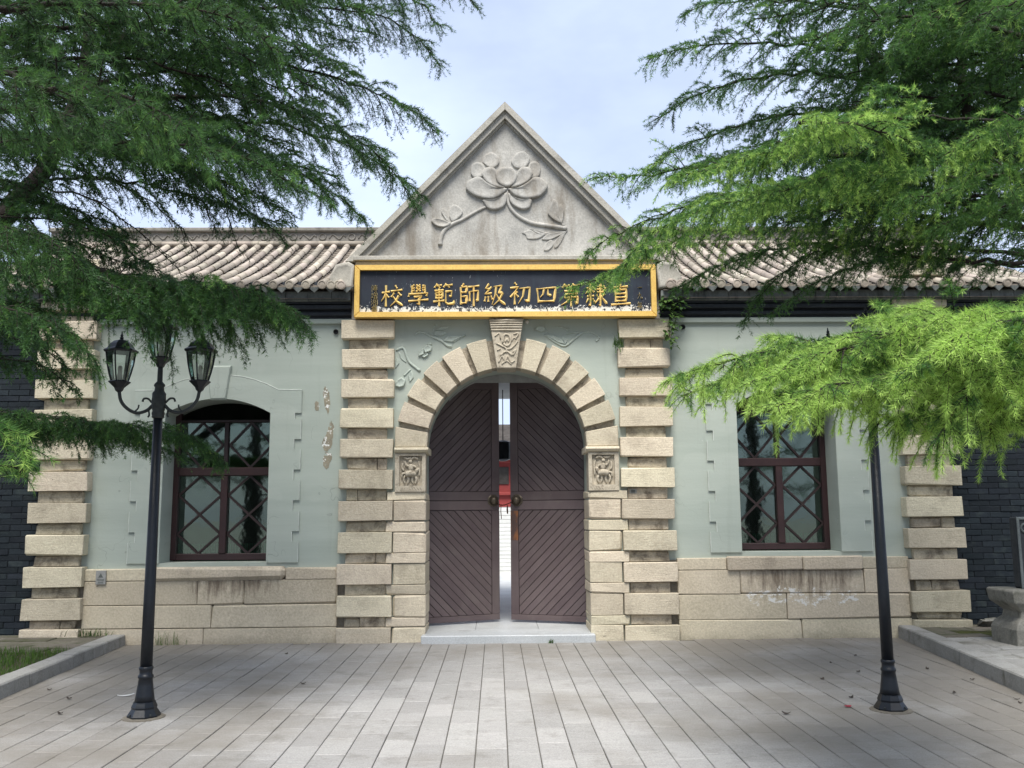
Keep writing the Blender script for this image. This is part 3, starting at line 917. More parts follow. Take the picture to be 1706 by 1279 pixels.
arch = MB()
arch.add(*(lambda n=36: ([(r * math.cos(math.pi * i / n), y, ZC + r * math.sin(math.pi * i / n)) for i in range(n + 1) for (r, y) in ((RC + .012, .065), (RO - .03, .065), (RO - .03, .3), (RC + .012, .3))],
                         [(4 * i + a, 4 * i + (a + 1) % 4, 4 * i + 4 + (a + 1) % 4, 4 * i + 4 + a) for i in range(n) for a in range(4)]))())
arch = arch.build('arch_ring', M['stone_worn'], gate)
G = [68.8, 54.7, 41.8, 27.7, 14.0]
T = [79.3, 65.4, 51.4, 38.4, 24.4]
for s in (-1, 1):
    for a, b in zip(G, T):
        a_, b_ = math.radians(a + rnd.uniform(-.3, .3)), math.radians(b + rnd.uniform(-.3, .3))
        poly = [(s * x, z) for x, z in ring_poly(a_, b_, RC + rnd.uniform(-.006, .004), RO + rnd.uniform(-.012, .012))]
        MB().prism(poly, .0 + rnd.uniform(-.008, .006), .30, .006).build('voussoir', M['stone'], arch)
    a_ = math.radians(10.8)
    poly = [(s * x, z) for x, z in ([(RC - .005, ZC + .0), (RO - .01, ZC + .0)] + ring_poly(0.0, a_, RC, RO - .01, 3)[4:] + ring_poly(0, a_, RC, RO, 3)[1:4][::-1])]
    poly = [(s * (RC - .003), ZC + .005), (s * (RO - .005), ZC + .005), (s * (RO - .01), ZC + RO * math.sin(a_)), (s * RC * math.cos(a_), ZC + RC * math.sin(a_))]
    MB().prism(poly, .02, .30, .012).build('springer', M['stone'], arch)
    # impost moulding
    im = MB()
    prof = [(.06, 2.345), (.03, 2.35), (-.01, 2.365), (-.035, 2.39), (-.03, 2.412), (-.005, 2.42), (.06, 2.422)]
    xi, xo = 1.005, 1.435
    vs = [(s * x, y, z) for x in (xi, xo) for y, z in prof] + [(s * x, .55, z) for x in (xi, xo) for y, z in prof]
    n = len(prof)
    fs = [(i, i + 1, n + i + 1, n + i) for i in range(n - 1)] + [(i, i + 1, 2 * n + i + 1, 2 * n + i) for i in range(n - 1)] + [(n + i, n + i + 1, 3 * n + i + 1, 3 * n + i) for i in range(n - 1)]
    fs += [(0, n, 3 * n, 2 * n), (n - 1, 2 * n - 1, 4 * n - 1, 3 * n - 1)]
    im.add(vs, fs).build('impost', M['stone'], gate)
    # carved panel
    cp = MB()
    for (a, b, c, d) in ((1.04, 1.43, 1.86, 1.935), (1.04, 1.43, 2.315, 2.345), (1.04, 1.085, 1.935, 2.315), (1.375, 1.43, 1.935, 2.315)):
        cp.box(min(s * a, s * b), max(s * a, s * b), .015, .3, c, d)
    cp.box(min(s * 1.08, s * 1.38), max(s * 1.08, s * 1.38), .06, .3, 1.93, 2.32)
    cpo = cp.build('carved_panel', M['carved_stone'], gate)
    fg = MB()
    sg = -s
    def P2(u, v):   # panel coordinates 0..1
        return (s * (1.23) + sg * -1 * (u - .5) * .28, 1.935 + v * .375)
    fg.tube(catmull([(*P2(.28, .38), )[:1] + (.055,) + P2(.28, .38)[1:], (P2(.5, .42)[0], .035, P2(.5, .42)[1]), (P2(.72, .38)[0], .045, P2(.72, .38)[1])], 4), [.03, .036, .04, .043, .044, .043, .041, .04, .036], 8)
    for (u0, v0, u1, v1, u2, v2, r_) in ((.30, .34, .24, .2, .30, .06, .016), (.40, .34, .44, .2, .38, .07, .014), (.64, .34, .6, .2, .66, .06, .016), (.74, .36, .82, .22, .76, .07, .014),
                                        (.28, .42, .2, .56, .14, .52, .022), (.5, .5, .5, .66, .52, .74, .032), (.5, .66, .34, .66, .26, .6, .016), (.54, .66, .7, .7, .78, .84, .016),
                                        (.16, .9, .36, .96, .5, .88, .018), (.5, .95, .66, .92, .86, .97, .016), (.82, .5, .9, .62, .88, .78, .014), (.74, .42, .88, .4, .9, .26, .014), (.12, .3, .1, .6, .14, .84, .012)):
        q = [P2(u0, v0), P2(u1, v1), P2(u2, v2)]
        fg.tube(catmull([(x, .045, z) for x, z in q], 4), [r_ * .8, r_, r_ * 1.1, r_ * 1.1, r_, r_, r_ * .9, r_ * .8, r_ * .6], 6)
    fg.lathe([(.004, -.026), (.02, -.018), (.027, 0), (.02, .018), (.004, .026)], sides=8)
    nv = 40
    hx, hz = P2(.52, .82)
    for i in range(len(fg.v) - nv, len(fg.v)):
        x, y, z = fg.v[i]; fg.v[i] = (x + hx, y * .8 + .035, z + hz)
    fg.build('carved_figures', M['carved_stone'], cpo, smooth=True)
    ch = MB()
    for i in range(9):
        x = s * (1.09 + i * .033)
        ch.tube([(x, .014, 1.88), (x + .02 * (1 if i > 4 else -1), .014, 1.915)], .006, 4)
    tag(ch.build('carved_border', M['carved_stone'], cpo), kind='stuff')
    # jamb stones, toothed into the pillar
    lev = [1.86, 1.75, 1.494, 1.356, 1.098, .962, .704, .573, .305, .185, -.02]
    for i in range(len(lev) - 1):
        wide = i % 2 == 0                    # beside a recessed course the jamb reaches further
        xo = 1.535 if wide else 1.448
        yf = .03 + rnd.uniform(-.008, .008)
        x0, x1 = s * (1.035 + rnd.uniform(-.004, .004)), s * (xo + rnd.uniform(-.01, .003))
        MB().cbox(min(x0, x1), max(x0, x1), yf, .70, lev[i + 1] + .003, lev[i] - .003, .006, .005).build('jamb_stone', M['stone'], gate)

# keystone
ks = MB()
ks.prism([(-.123, 3.43), (.123, 3.43), (.222, 4.085), (-.222, 4.085)], -.06, .3, .008)
ks = ks.build('keystone', M['carved_stone'], gate)
kc = MB()
for i, z in enumerate((3.93, 3.965, 3.995, 4.025, 4.055)):
    hw = .122 + (z - 3.43) * .15
    kc.tube([(-hw, -.06, z), (0, -.072 - .004 * i, z), (hw, -.06, z)], .0125, 6)
def K(u, v):
    z = 3.46 + v * .45
    return (u * (.118 + (z - 3.43) * .14), -.063, z)
for pts, r_ in (([(-.8, .1), (-.4, .28), (-.12, .12), (.1, .28), (.45, .1), (.8, .16)], .010), ([(-.5, .05), (0, .14), (.5, .04)], .009), ([(-.55, .3), (0, .42), (.5, .3)], .012),
                ([(0, .38), (-.02, .5), (-.4, .58), (-.8, .66)], .012), ([(0, .48), (.35, .5), (.7, .62), (.85, .72)], .012), ([(-.3, .66), (-.15, .9), (.2, .88), (.32, .68), (.05, .58), (-.25, .64)], .013),
                ([(-.1, .7), (.05, .78), (.15, .7)], .012), ([(-.85, .86), (-.5, .95), (-.45, .78)], .010), ([(.5, .92), (.85, .95), (.7, .8)], .010), ([(-.8, .45), (-.5, .5)], .010), ([(.55, .4), (.8, .46), (.6, .3)], .010), ([(.4, .72), (.55, .82), (.75, .78)], .009)):
    kc.tube(catmull([K(*p) for p in pts], 5), r_, 6)
kc.build('carved_flowers', M['carved_stone'], ks, smooth=True)

# plaster plant reliefs in the spandrels
sprl = MB()
def tub(pts, r0, r1, Y=.098):
    q = catmull([at(x, y, Y) for x, y in pts], 6)
    n = len(q)
    sprl.tube(q, [1.45 * (r0 + (r1 - r0) * i / (n - 1)) for i in range(n)], 6)
Z4 = lambda x, y: (640 + x / 7.523, 530 + y / 7.523)
Z5 = lambda x, y: (850 + x / 7.523, 530 + y / 7.523)
for pts, a, b in (([Z4(385, 210), Z4(430, 175), Z4(500, 180), Z4(600, 230), Z4(720, 285), Z4(790, 340), Z4(850, 355)], .010, .014), ([Z4(610, 190), Z4(625, 110), Z4(660, 75)], .006, .006),
                  ([Z4(150, 400), Z4(240, 375), Z4(290, 500), Z4(330, 565), Z4(450, 660)], .010, .013), ([Z4(190, 430), Z4(215, 500), Z4(275, 550)], .006, .006), ([Z4(330, 640), Z4(250, 720)], .008, .008),
                  ([Z5(700, 200), Z5(790, 180), Z5(900, 180), Z5(1010, 175), Z5(1110, 240), Z5(1075, 290)], .006, .009), ([Z5(900, 180), Z5(800, 260), Z5(690, 345), Z5(580, 310), Z5(430, 210)], .013, .008), ([Z5(580, 105), Z5(650, 115), Z5(735, 150)], .005, .011), ([Z5(440, 140), Z5(490, 185)], .006, .004)):
    tub(pts, a, b)
def blob(pts, h):
    sprl.relief([(at(x, y, .1)[0], at(x, y, .1)[2]) for x, y in pts], .1, h * 1.8)
for pts, h in (([Z4(620, 215), Z4(720, 225), Z4(785, 185), Z4(700, 155), Z4(640, 160)], .012), ([Z4(640, 150), Z4(740, 150), Z4(825, 105), Z4(720, 110)], .010), ([Z4(740, 285), Z4(850, 300), Z4(950, 245), Z4(1030, 215), Z4(900, 220), Z4(790, 230)], .013), ([Z4(860, 315), Z4(930, 270), Z4(1010, 230), Z4(1020, 200), Z4(920, 230)], .008),
               ([Z4(430, 480), Z4(450, 410), Z4(490, 380), Z4(500, 450)], .02), ([Z4(490, 380), Z4(540, 340), Z4(600, 350), Z4(590, 410), Z4(510, 440)], .024), ([Z4(470, 480), Z4(530, 430), Z4(560, 460), Z4(500, 495)], .018), ([Z4(540, 335), Z4(575, 295), Z4(600, 330)], .015),
               ([Z4(140, 850), Z4(160, 780), Z4(220, 740), Z4(270, 780), Z4(250, 850), Z4(190, 870)], .022), ([Z4(300, 710), Z4(345, 660), Z4(370, 740), Z4(320, 805)], .010), ([Z4(150, 480), Z4(190, 560), Z4(140, 630)], .01),
               ([Z5(300, 145), Z5(350, 100), Z5(420, 105), Z5(450, 150), Z5(390, 175)], .018), ([Z5(440, 210), Z5(540, 210), Z5(640, 270), Z5(700, 330), Z5(590, 300)], .013), ([Z5(640, 220), Z5(720, 270), Z5(690, 330)], .01)):
    blob(pts, h)
for s in (-1, 1):
    keep = [f for f in sprl.f if s * sum(sprl.v[i][0] for i in f) > 0]
    ids = sorted({i for f in keep for i in f}); mp_ = {i: k for k, i in enumerate(ids)}
    m = MB(); m.add([sprl.v[i] for i in ids], [tuple(mp_[i] for i in f) for f in keep])
    tag(m.build('plant_relief', M['green_relief'], gate, smooth=True), kind='stuff')

# frieze, fascia and eaves, both wings
for s in (-1, 1):
    xa, xb = 2.02, 7.45
    X0, X1 = (s * xb, s * xa) if s < 0 else (s * xa, s * xb)
    MB().box(X0, X1, .11, .5, 4.08, 4.62).build('frieze_wall', M['frieze'], gate)
    MB().cbox(X0, X1, .05, .3, 4.155, 4.20, .006).build('frieze_course', M['frieze'], gate)
    MB().cbox(X0, X1, .0, .3, 4.235, 4.285, .006).build('frieze_course', M['frieze'], gate)
    fb = MB().box(X0, X1, .0, .3, 4.30, 4.44).build('fascia', M['frieze'], gate)
    x = X0
    while x < X1 - .02:
        w_ = min(rnd.uniform(.27, .31), X1 - x)
        MB().cbox(x + .002, x + w_ - .002, -.07 + rnd.uniform(-.004, .004), .05, 4.325, 4.45, .004, .002).build('fascia_brick', M['fascia'], fb)
        x += w_

# roof tiles ------------------------------------------------------------------
YE, YR, ZE, ZRI = -.17, 3.0, 4.50, 5.97
def rz(u):
    return ZE + (ZRI - ZE) * (.80 * u + .20 * u * u)
NT_, PITCHX, RT = 11, .2085, .055
cov = MB()
seg = 8
LT = 0.335
vs, fs = [], []
for (yy, r_) in ((0, RT), (.02, RT), (LT, RT * .86)):
    for i in range(seg + 1):
        a = math.pi * i / seg
        vs.append((r_ * math.cos(a), yy, r_ * math.sin(a) * 1.05))
for k in range(2):
    for i in range(seg):
        fs.append((k * 9 + i, k * 9 + i + 1, (k + 1) * 9 + i + 1, (k + 1) * 9 + i))
vs += [(RT * .8 * math.cos(math.pi * i / seg), 0.0, RT * .82 * math.sin(math.pi * i / seg)) for i in range(seg + 1)]
fs += [(i, 27 + i, 28 + i, i + 1) for i in range(seg)]
cov_me = cov.add(vs, fs).mesh('cover_tile', True); cov_me.materials.append(M['tile'])
end_me = MB().lathe([(RT * 1.04, 0), (RT * 1.04, .03), (RT * .8, .034), (RT * .76, .026), (.012, .03)], sides=14).mesh('tile_end'); end_me.materials.append(M['tile'])
drip = MB().prism([(-.098, .03), (-.06, -.005), (0, -.062), (.06, -.005), (.098, .03), (.05, .012), (-.05, .012)], -.012, .012, .003).mesh('drip_tile'); drip.materials.append(M['fascia'])
for s in (-1, 1):
    xa, xb = (-7.42, -2.05) if s < 0 else (2.05, 7.42)
    deck = MB()
    n = 10
    vs = [(x, YE + .05 + (YR - YE) * i / n, rz(i / n) - .06) for x in (xa, xb) for i in range(n + 1)]
    deck.add(vs, [(i, i + 1, n + 2 + i, n + 1 + i) for i in range(n)])
    vs = [(x, YE + .05 + (YR - YE) * i / n, rz(i / n) - .16) for x in (xa, xb) for i in range(n + 1)]
    deck.add(vs, [(i, i + 1, n + 2 + i, n + 1 + i) for i in range(n)])
    roof = deck.build('roof', M['pan_tile'], gate)
    pans = MB()
    nrow = int((xb - xa) / PITCHX)
    for r_ in range(nrow):
        xc = (xb - .11 - r_ * PITCHX) if s < 0 else (xa + .11 + r_ * PITCHX)
        for k in range(NT_ - (1 if r_ > 25 else 0)):
            u0, u1 = k / NT_, (k + 1) / NT_
            y0, z0 = YE + (YR - YE) * u0, rz(u0)
            y1, z1 = YE + (YR - YE) * u1, rz(u1)
            o = link('cover_tile', cov_me, None, roof)
            o.location = (xc + rnd.uniform(-.006, .006), y0, z0 + .012 + rnd.uniform(-.004, .004))
            o.rotation_euler = (math.atan2(z1 - z0, y1 - y0) + rnd.uniform(-.012, .012), rnd.uniform(-.03, .03), rnd.uniform(-.015, .015))
            o.scale = (1, (math.hypot(y1 - y0, z1 - z0) + .03) / LT, 1)
        o = link('tile_end', end_me, None, roof)
        o.location = (xc, YE + .005, ZE + .012); o.rotation_euler = (math.pi / 2 + .1, 0, rnd.uniform(-.1, .1))
        o = link('drip_tile', drip, None, roof)
        o.location = (xc + PITCHX / 2, YE + .02, ZE - .03); o.rotation_euler = (.12, rnd.uniform(-.05, .05), 0)
        npan = 24
        for k in range(npan):
            u0, u1 = k / npan, (k + 1.25) / npan
            xm = xc + PITCHX / 2
            vs = []
            for u, dz in ((u0, -.008), (u1, -.034)):
                for q in (-1, -.5, 0, .5, 1):
                    vs.append((xm + q * .085, YE + .02 + (YR - YE) * u, rz(u) + dz + .028 * q * q + rnd.uniform(-.002, .002)))
            vs += [(xm + q * .085, YE + .02 + (YR - YE) * u0, rz(u0) - .05 + .028 * q * q) for q in (-1, -.5, 0, .5, 1)]
            pans.add(vs, [(i, i + 1, 6 + i, 5 + i) for i in range(4)] + [(10 + i, 11 + i, 1 + i, i) for i in range(4)])
    tag(pans.build('pan_tiles', M['pan_tile'], roof), kind='stuff')
    # ridge with rings and scrolls
    rd = MB().cbox(xa, xb, YR - .09, YR + .12, ZRI - .06, ZRI + .24, .01).build('ridge', M['ridge'], gate)
    MB().cbox(xa - .02, xb + .02, YR - .15, YR + .16, ZRI + .215, ZRI + .285, .015).build('ridge_cap', M['ridge'], rd)
    x = xa
    rt_me = MB().tube([(0, 0, 0), (.36, 0, 0)], .042, 8).mesh('ridge_roll', True); rt_me.materials.append(M['tile'])
    while x < xb - .1:
        o = link('ridge_roll', rt_me, None, rd); o.location = (x, YR - .10, ZRI + .015 + rnd.uniform(-.004, .004)); x += .365
    ring = MB().tube([(.052 * math.cos(a), 0, .052 * math.sin(a)) for a in [i * math.pi / 7 for i in range(15)]], .014, 6, False).mesh('ridge_ring', True); ring.materials.append(M['ridge'])
    scroll = MB().tube(catmull([(-.13, 0, -.03), (-.08, 0, .04), (-.02, 0, .0), (.04, 0, -.04), (.1, 0, .03), (.14, 0, 0)], 4), .013, 5).mesh('ridge_scroll', True); scroll.materials.append(M['ridge'])
    x = xa + .12
    k = 0
    while x < xb - .1:
        o = link('ridge_ring' if k % 2 == 0 else 'ridge_scroll', ring if k % 2 == 0 else scroll, None, rd)
        o.location = (x, YR - .095, ZRI + .135); x += .24; k += 1
    # rear slope and end wall
    MB().add([(xa, YR + .1, ZRI), (xb, YR + .1, ZRI), (xb, 6.0, ZE + .1), (xa, 6.0, ZE + .1), (xa, YR + .1, ZRI - .1), (xb, YR + .1, ZRI - .1), (xb, 6.0, ZE), (xa, 6.0, ZE)],
             [(0, 1, 2, 3), (4, 7, 6, 5), (0, 4, 5, 1), (1, 5, 6, 2), (2, 6, 7, 3), (3, 7, 4, 0)]).build('rear_roof', M['pan_tile'], gate)
    xe = s * 7.35
    MB().prism([(0, 0), (1, 0), (1, 1)], 0, 1) if False else None
    MB().add([(xe + dx, y, z) for dx in (-.12, .12) for y, z in ((.3, 0), (5.6, 0), (5.6, 4.5), (3.0, 5.9), (.3, 4.5))],
             [(0, 1, 2, 3, 4), (9, 8, 7, 6, 5)] + [(i, (i + 1) % 5, 5 + (i + 1) % 5, 5 + i) for i in range(5)]).build('end_wall', M['brick'], gate)
    # cement fillet between roof and gable
    fl = MB().relief([(s * 1.98, 4.47), (s * 2.26, 4.50), (s * 2.30, 4.62), (s * 2.22, 4.80), (s * 2.05, 4.84), (s * 1.98, 4.8)], -.02, .10, back=.35)
    fl.build('cement_fillet', M['cement_trim'], gate, smooth=True)
    for xx in (2.12, 2.25):
        o = link('tile_end', end_me, None, roof); o.location = (s * xx, YE - .01, ZE + .0); o.rotation_euler = (math.pi / 2, 0, 0)
    # interior: rear wall, passage side wall, ceiling, floor of the rooms, curtain
    MB().box(min(s * 1.2, s * 7.3), max(s * 1.2, s * 7.3), 5.3, 5.5, 0, 4.6).build('rear_wall', M['white_plaster'], gate)
    MB().box(min(s * 1.2, s * 1.35), max(s * 1.2, s * 1.35), .72, 5.3, 0, 4.2).build('passage_wall', M['white_plaster'], gate)
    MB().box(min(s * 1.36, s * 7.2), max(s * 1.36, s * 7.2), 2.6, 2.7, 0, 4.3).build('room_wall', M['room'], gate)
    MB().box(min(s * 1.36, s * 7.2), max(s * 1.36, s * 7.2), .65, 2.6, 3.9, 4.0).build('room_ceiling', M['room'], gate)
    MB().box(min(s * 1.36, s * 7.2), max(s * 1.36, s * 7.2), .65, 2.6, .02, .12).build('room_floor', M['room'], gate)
    cu = MB()
    for i in range(46):
        xx = (WIN[s]['xa'] - .05) + i * .032
        cu.box(xx, xx + .018, .80 + .015 * (i % 2), .82 + .015 * (i % 2), WIN[s]['za'] - .05, WIN[s]['za'] + .22)
    cu.build('window_curtain', M['curtain'], gate)
MB().box(-1.2, 1.2, .72, 5.5, 3.72, 3.85).build('passage_ceiling', M['white_plaster'], gate)
MB().box(-2.3, 2.3, .5, 5.5, 4.2, 4.3).build('attic_floor', M['white_plaster'], gate)
MB().add([(x, y, z) for x in (-2.06, 2.06) for y, z in ((.4, 4.6), (3.0, 5.94), (6, 4.5))], [(0, 1, 4, 3), (1, 2, 5, 4)]).build('middle_roof', M['pan_tile'], gate)

# gable ---------------------------------------------------------------------
AP = 7.05
gb = MB()
gb.prism([(-2.02, 4.10), (2.02, 4.10), (2.02, 4.86), (0, 6.93), (-2.02, 4.86)], .06, .50)
gable = gb.build('gable', M['cement'], gate)
def gable_bar(name, o0, o1, y0, y1, s, zbase=4.845):
    ang = math.atan2(AP - 4.84, 2.10)
    nx, nz_ = -math.sin(ang), -math.cos(ang)
    def pt(x, z, o):
        return (x + nx * o * 1, z + nz_ * o)
    A, B = (2.10, 4.84), (0.0, AP)
    k = math.cos(ang)
    # cut square at the apex and level at the foot
    q = []
    for o in (o0, o1):
        top = (0.0, AP - o / k)
        zz = zbase
        xx = (top[1] - zz) / math.tan(ang)
        q.append((top, (xx, zz)))
    poly = [(s * p[0], p[1]) for p in (q[0][1], q[0][0], q[1][0], q[1][1])]
    return MB().prism(poly, y0, y1, .006).build(name, M['cement_trim'], gable)
for s in (-1, 1):
    gable_bar('raking_cornice', 0.0, .075, -.08, .58, s)
    gable_bar('raking_fascia', .077, .145, -.03, .3, s)
    gable_bar('raking_fillet', .146, .165, .02, .3, s)
MB().cbox(-1.99, 1.99, -.10, .3, 4.855, 4.915, .008).build('gable_cornice', M['cement_trim'], gable)
MB().cbox(-1.97, 1.97, -.05, .3, 4.79, 4.853, .008).build('gable_cornice', M['cement_trim'], gable)

lot = empty('lotus_relief', (0, .06, 5.9), gate)
Z8 = lambda x, y: (lambda p: (p[0], p[2]))(at(700 + x / 5.687, 220 + y / 5.687, .06))
def petal(name, pts, h, cxy=None):
    q = catmull([(Z8(*p)[0], 0, Z8(*p)[1]) for p in pts + [pts[0]]], 4)[:-1]
    out = [(v.x, v.z) for v in q]
    m = MB()
    if cxy:
        c = Z8(*cxy); m.relief(out, .06, h * .9, c[0], c[1])
    else:
        m.relief(out, .06, h * .9)
    o = m.build(name, M['cement'], lot, True)
    o.matrix_parent_inverse = Matrix.Translation((0, -.06, -5.9))
    return o
petal('petal', [(590, 290), (610, 225), (680, 195), (740, 240), (745, 300), (690, 345), (640, 330)], .035)
petal('petal', [(860, 290), (900, 215), (970, 185), (1035, 230), (1030, 290), (980, 345), (900, 340)], .035)
petal('petal', [(480, 400), (485, 320), (540, 290), (600, 310), (620, 370), (580, 430), (510, 435)], .045)
petal('petal', [(1020, 350), (1050, 290), (1100, 285), (1140, 330), (1125, 420), (1060, 440), (1020, 410)], .045)
petal('petal', [(580, 400), (610, 350), (690, 340), (740, 400), (780, 500), (800, 535), (700, 520), (620, 470)], .06)
petal('petal', [(1070, 400), (1040, 345), (960, 340), (910, 400), (880, 500), (860, 530), (950, 510), (1030, 465)], .06)
petal('petal', [(432, 545), (440, 485), (510, 440), (570, 435), (640, 490), (740, 535), (825, 545), (770, 600), (690, 640), (580, 630), (490, 595)], .075)
petal('petal', [(832, 545), (930, 530), (1020, 480), (1080, 435), (1150, 445), (1205, 495), (1200, 545), (1140, 610), (1050, 635), (950, 630), (870, 590)], .075)
petal('petal', [(590, 650), (640, 645), (720, 635), (780, 600), (822, 580), (820, 650), (790, 710), (710, 742), (640, 725), (615, 690)], .06)
petal('petal', [(835, 580), (890, 620), (960, 640), (1050, 640), (1050, 690), (1030, 725), (970, 738), (900, 710), (850, 660)], .06)
petal('seed_pod', [(712, 400), (760, 350), (820, 338), (880, 355), (918, 410), (900, 480), (850, 520), (790, 520), (730, 480)], .075)
petal('petal', [(105, 850), (130, 820), (200, 830), (290, 865), (270, 890), (220, 905), (150, 890)], .06)
petal('petal', [(275, 800), (285, 720), (330, 690), (400, 740), (390, 790), (310, 850)], .03)
petal('petal', [(200, 760), (220, 720), (270, 840), (250, 835)], .025)
petal('petal', [(1210, 780), (1215, 740), (1260, 640), (1310, 690), (1310, 800), (1330, 860), (1260, 830)], .04)
petal('petal', [(1300, 770), (1320, 690), (1360, 720), (1355, 800), (1340, 870), (1315, 830)], .04)
petal('leaf', [(965, 955), (1035, 925), (1100, 960), (1180, 965), (1120, 1010), (1020, 1012), (1000, 975)], .02)
petal('leaf', [(1035, 915), (1100, 935), (1200, 960), (1280, 945), (1180, 975), (1100, 955)], .018)
petal('leaf', [(1150, 1020), (1200, 970), (1290, 950), (1390, 942), (1300, 990), (1220, 1022)], .022)
petal('leaf', [(1170, 1125), (1180, 1070), (1240, 1020), (1260, 1070), (1215, 1120)], .022)
petal('leaf', [(1270, 1100), (1280, 1030), (1340, 970), (1375, 950), (1340, 1030), (1300, 1090)], .02)
st = MB()
def stem(pts, r0, r1):
    q = catmull([(Z8(*p)[0], .055, Z8(*p)[1]) for p in pts], 6)
    st.tube(q, [r0 + (r1 - r0) * i / (len(q) - 1) for i in range(len(q))], 8)
stem([(820, 560), (840, 690), (920, 790), (1050, 860), (1200, 885), (1390, 915)], .022, .030)
stem([(620, 710), (520, 760), (400, 830), (310, 870), (230, 930), (195, 1010), (190, 1070)], .018, .032)
stem([(1260, 770), (1300, 820), (1360, 890)], .012, .014)
stem([(1390, 930), (1340, 1000), (1300, 1090)], .012, .008)
o = st.build('stem', M['cement'], lot, True); o.matrix_parent_inverse = Matrix.Translation((0, -.06, -5.9))

# doors ---------------------------------------------------------------------
def clip(poly, xa, xb, za, zb):
    def cut(P, f, val, keep):
        out = []
        for i in range(len(P)):
            a, b = P[i], P[(i + 1) % len(P)]
            fa, fb = f(a) - val, f(b) - val
            if keep * fa >= 0:
                out.append(a)
            if fa * fb < 0:
                t = fa / (fa - fb)
                out.append((a[0] + (b[0] - a[0]) * t, a[1] + (b[1] - a[1]) * t))
        return out
    for f, val, k in ((lambda p: p[0], xa, 1), (lambda p: p[0], xb, -1), (lambda p: p[1], za, 1), (lambda p: p[1], zb, -1)):
        if len(poly) < 3:
            return []
        poly = cut(poly, f, val, k)
    return poly


for s in (-1, 1):
    LW = 1.08 if s < 0 else 1.10
    hinge = (s * 1.085, .84, .125)
    leaf = empty('door_leaf', hinge, gate)
    leaf.rotation_euler = (0, 0, -s * math.radians(24 if s < 0 else 21))
    # leaf coordinates: x from 0 at the hinge towards the middle (negative for the right leaf), y depth, z up
    d = -s
    H_ = 3.32
    def lx(a, b):
        return min(d * a, d * b), max(d * a, d * b)
    x0, x1 = lx(.004, LW - .004)
    MB().box(x0, x1, .024, .052, .01, H_).build('backing', M['door_dark'], leaf)
    for (a, b, za, zb) in ((0, LW, 0, .075), (0, LW, 1.50, 1.625), (0, LW, 1.632, 1.755), (LW - .115, LW, .077, 1.498), (LW - .115, LW, 1.757, H_), (0, .03, .077, 1.498), (0, .03, 1.757, H_), (.03, LW - .117, H_ - .12, H_)):
        x0, x1 = lx(a, b)
        MB().cbox(x0, x1, -.004, .06, za, zb, .004).build('rail', M['door'], leaf)
    for za, zb, dirn in ((.079, 1.496, -1), (1.759, H_ - .122, 1)):
        w_ = .086
        c = -2.5
        while c < 4.5:
            # strip along direction (1, dirn) in hinge-to-middle coordinates
            n_ = (1 / math.sqrt(2))
            def pt(t, o):
                return (t * n_ - dirn * o * n_ * 1.0, t * n_ * dirn + o * n_ + za)
            poly = [pt(-6, c + .0035), pt(6, c + .0035), pt(6, c + w_ - .0035), pt(-6, c + w_ - .0035)]
            poly = clip(poly, .032, LW - .118, za, zb)
            c += w_
            if len(poly) < 3:
                continue
            ar = abs(sum(poly[i][0] * poly[(i + 1) % len(poly)][1] - poly[(i + 1) % len(poly)][0] * poly[i][1] for i in range(len(poly)))) / 2
            if ar < .0012:
                continue
            MB().prism([(d * p[0], p[1]) for p in poly], .008 + rnd.uniform(-.003, .003), .03, .004).build('plank', M['door'], leaf)
    xk = d * (LW - .10)
    bp = MB().lathe([(.088, 0), (.088, .006), (.078, .012), (.07, .012)], sides=8, a0=.39).build('boss_plate', M['bronze'], leaf)
    bp.location = (xk, -.004, 1.63); bp.rotation_euler = (math.pi / 2, 0, 0)
    bs = MB().lathe([(.055, .01), (.06, .03), (.055, .055), (.035, .075), (.01, .082)], sides=16).build('boss', M['bronze'], leaf, True)
    bs.location = (xk, -.004, 1.63); bs.rotation_euler = (math.pi / 2, 0, 0)
    if s > 0:
        x0, x1 = lx(LW - .113, LW - .002)
        MB().cbox(x0, x1, -.0065, .02, 1.08, 1.485, .002).build('worn_patch', M['rust_paint'], leaf)['label'] = 'rusty worn paint below the boss'
# head board behind the arch crown
hb = MB()
n = 20
up_, lo_ = [], []
for i in range(n + 1):
    a = math.radians(42 + 96 * i / n)
    up_.append((1.045 * math.cos(a), ZC + 1.045 * math.sin(a)))
for i in range(n):
    a, b = up_[i], up_[i + 1]
    zb_ = 3.372
    hb.add([(a[0], .735, min(a[1], zb_) - .02), (b[0], .735, min(b[1], zb_) - .02), (b[0], .735, b[1] + .06), (a[0], .735, a[1] + .06)], [(0, 1, 2, 3)])
hb.build('head_board', M['grey_board'], gate)
thr = MB().cbox(-1.075, 1.075, -.13, .45, -.04, .095, .01).build('threshold', M['marble'], gate)
for xa, xb in ((-1.2, -.42), (-.417, .40), (.403, 1.2)):
    MB().cbox(xa, xb, .452, 5.5, -.04, .094, .004).build('passage_floor', M['marble'], gate)

# places where the paint has come away beside the left inner pillar
for out in ([(541, 642), (547, 650), (550, 668), (546, 690), (541, 672), (538, 655)], [(551, 700), (556, 712), (553, 740), (545, 752), (536, 742), (541, 728), (547, 715)], [(541, 752), (552, 757), (549, 775), (543, 781), (538, 768)], [(524, 670), (530, 669), (531, 682), (525, 683)]):
    q = catmull([at(x, y, YW - .002) for x, y in out + [out[0]]], 5)[:-1]
    m = MB().prism([(v.x + rnd.uniform(-.008, .008), v.z + rnd.uniform(-.012, .012)) for v in q], YW - .003, YW + .01)
    m.build('peeled_patch', M['peeled'], gate)

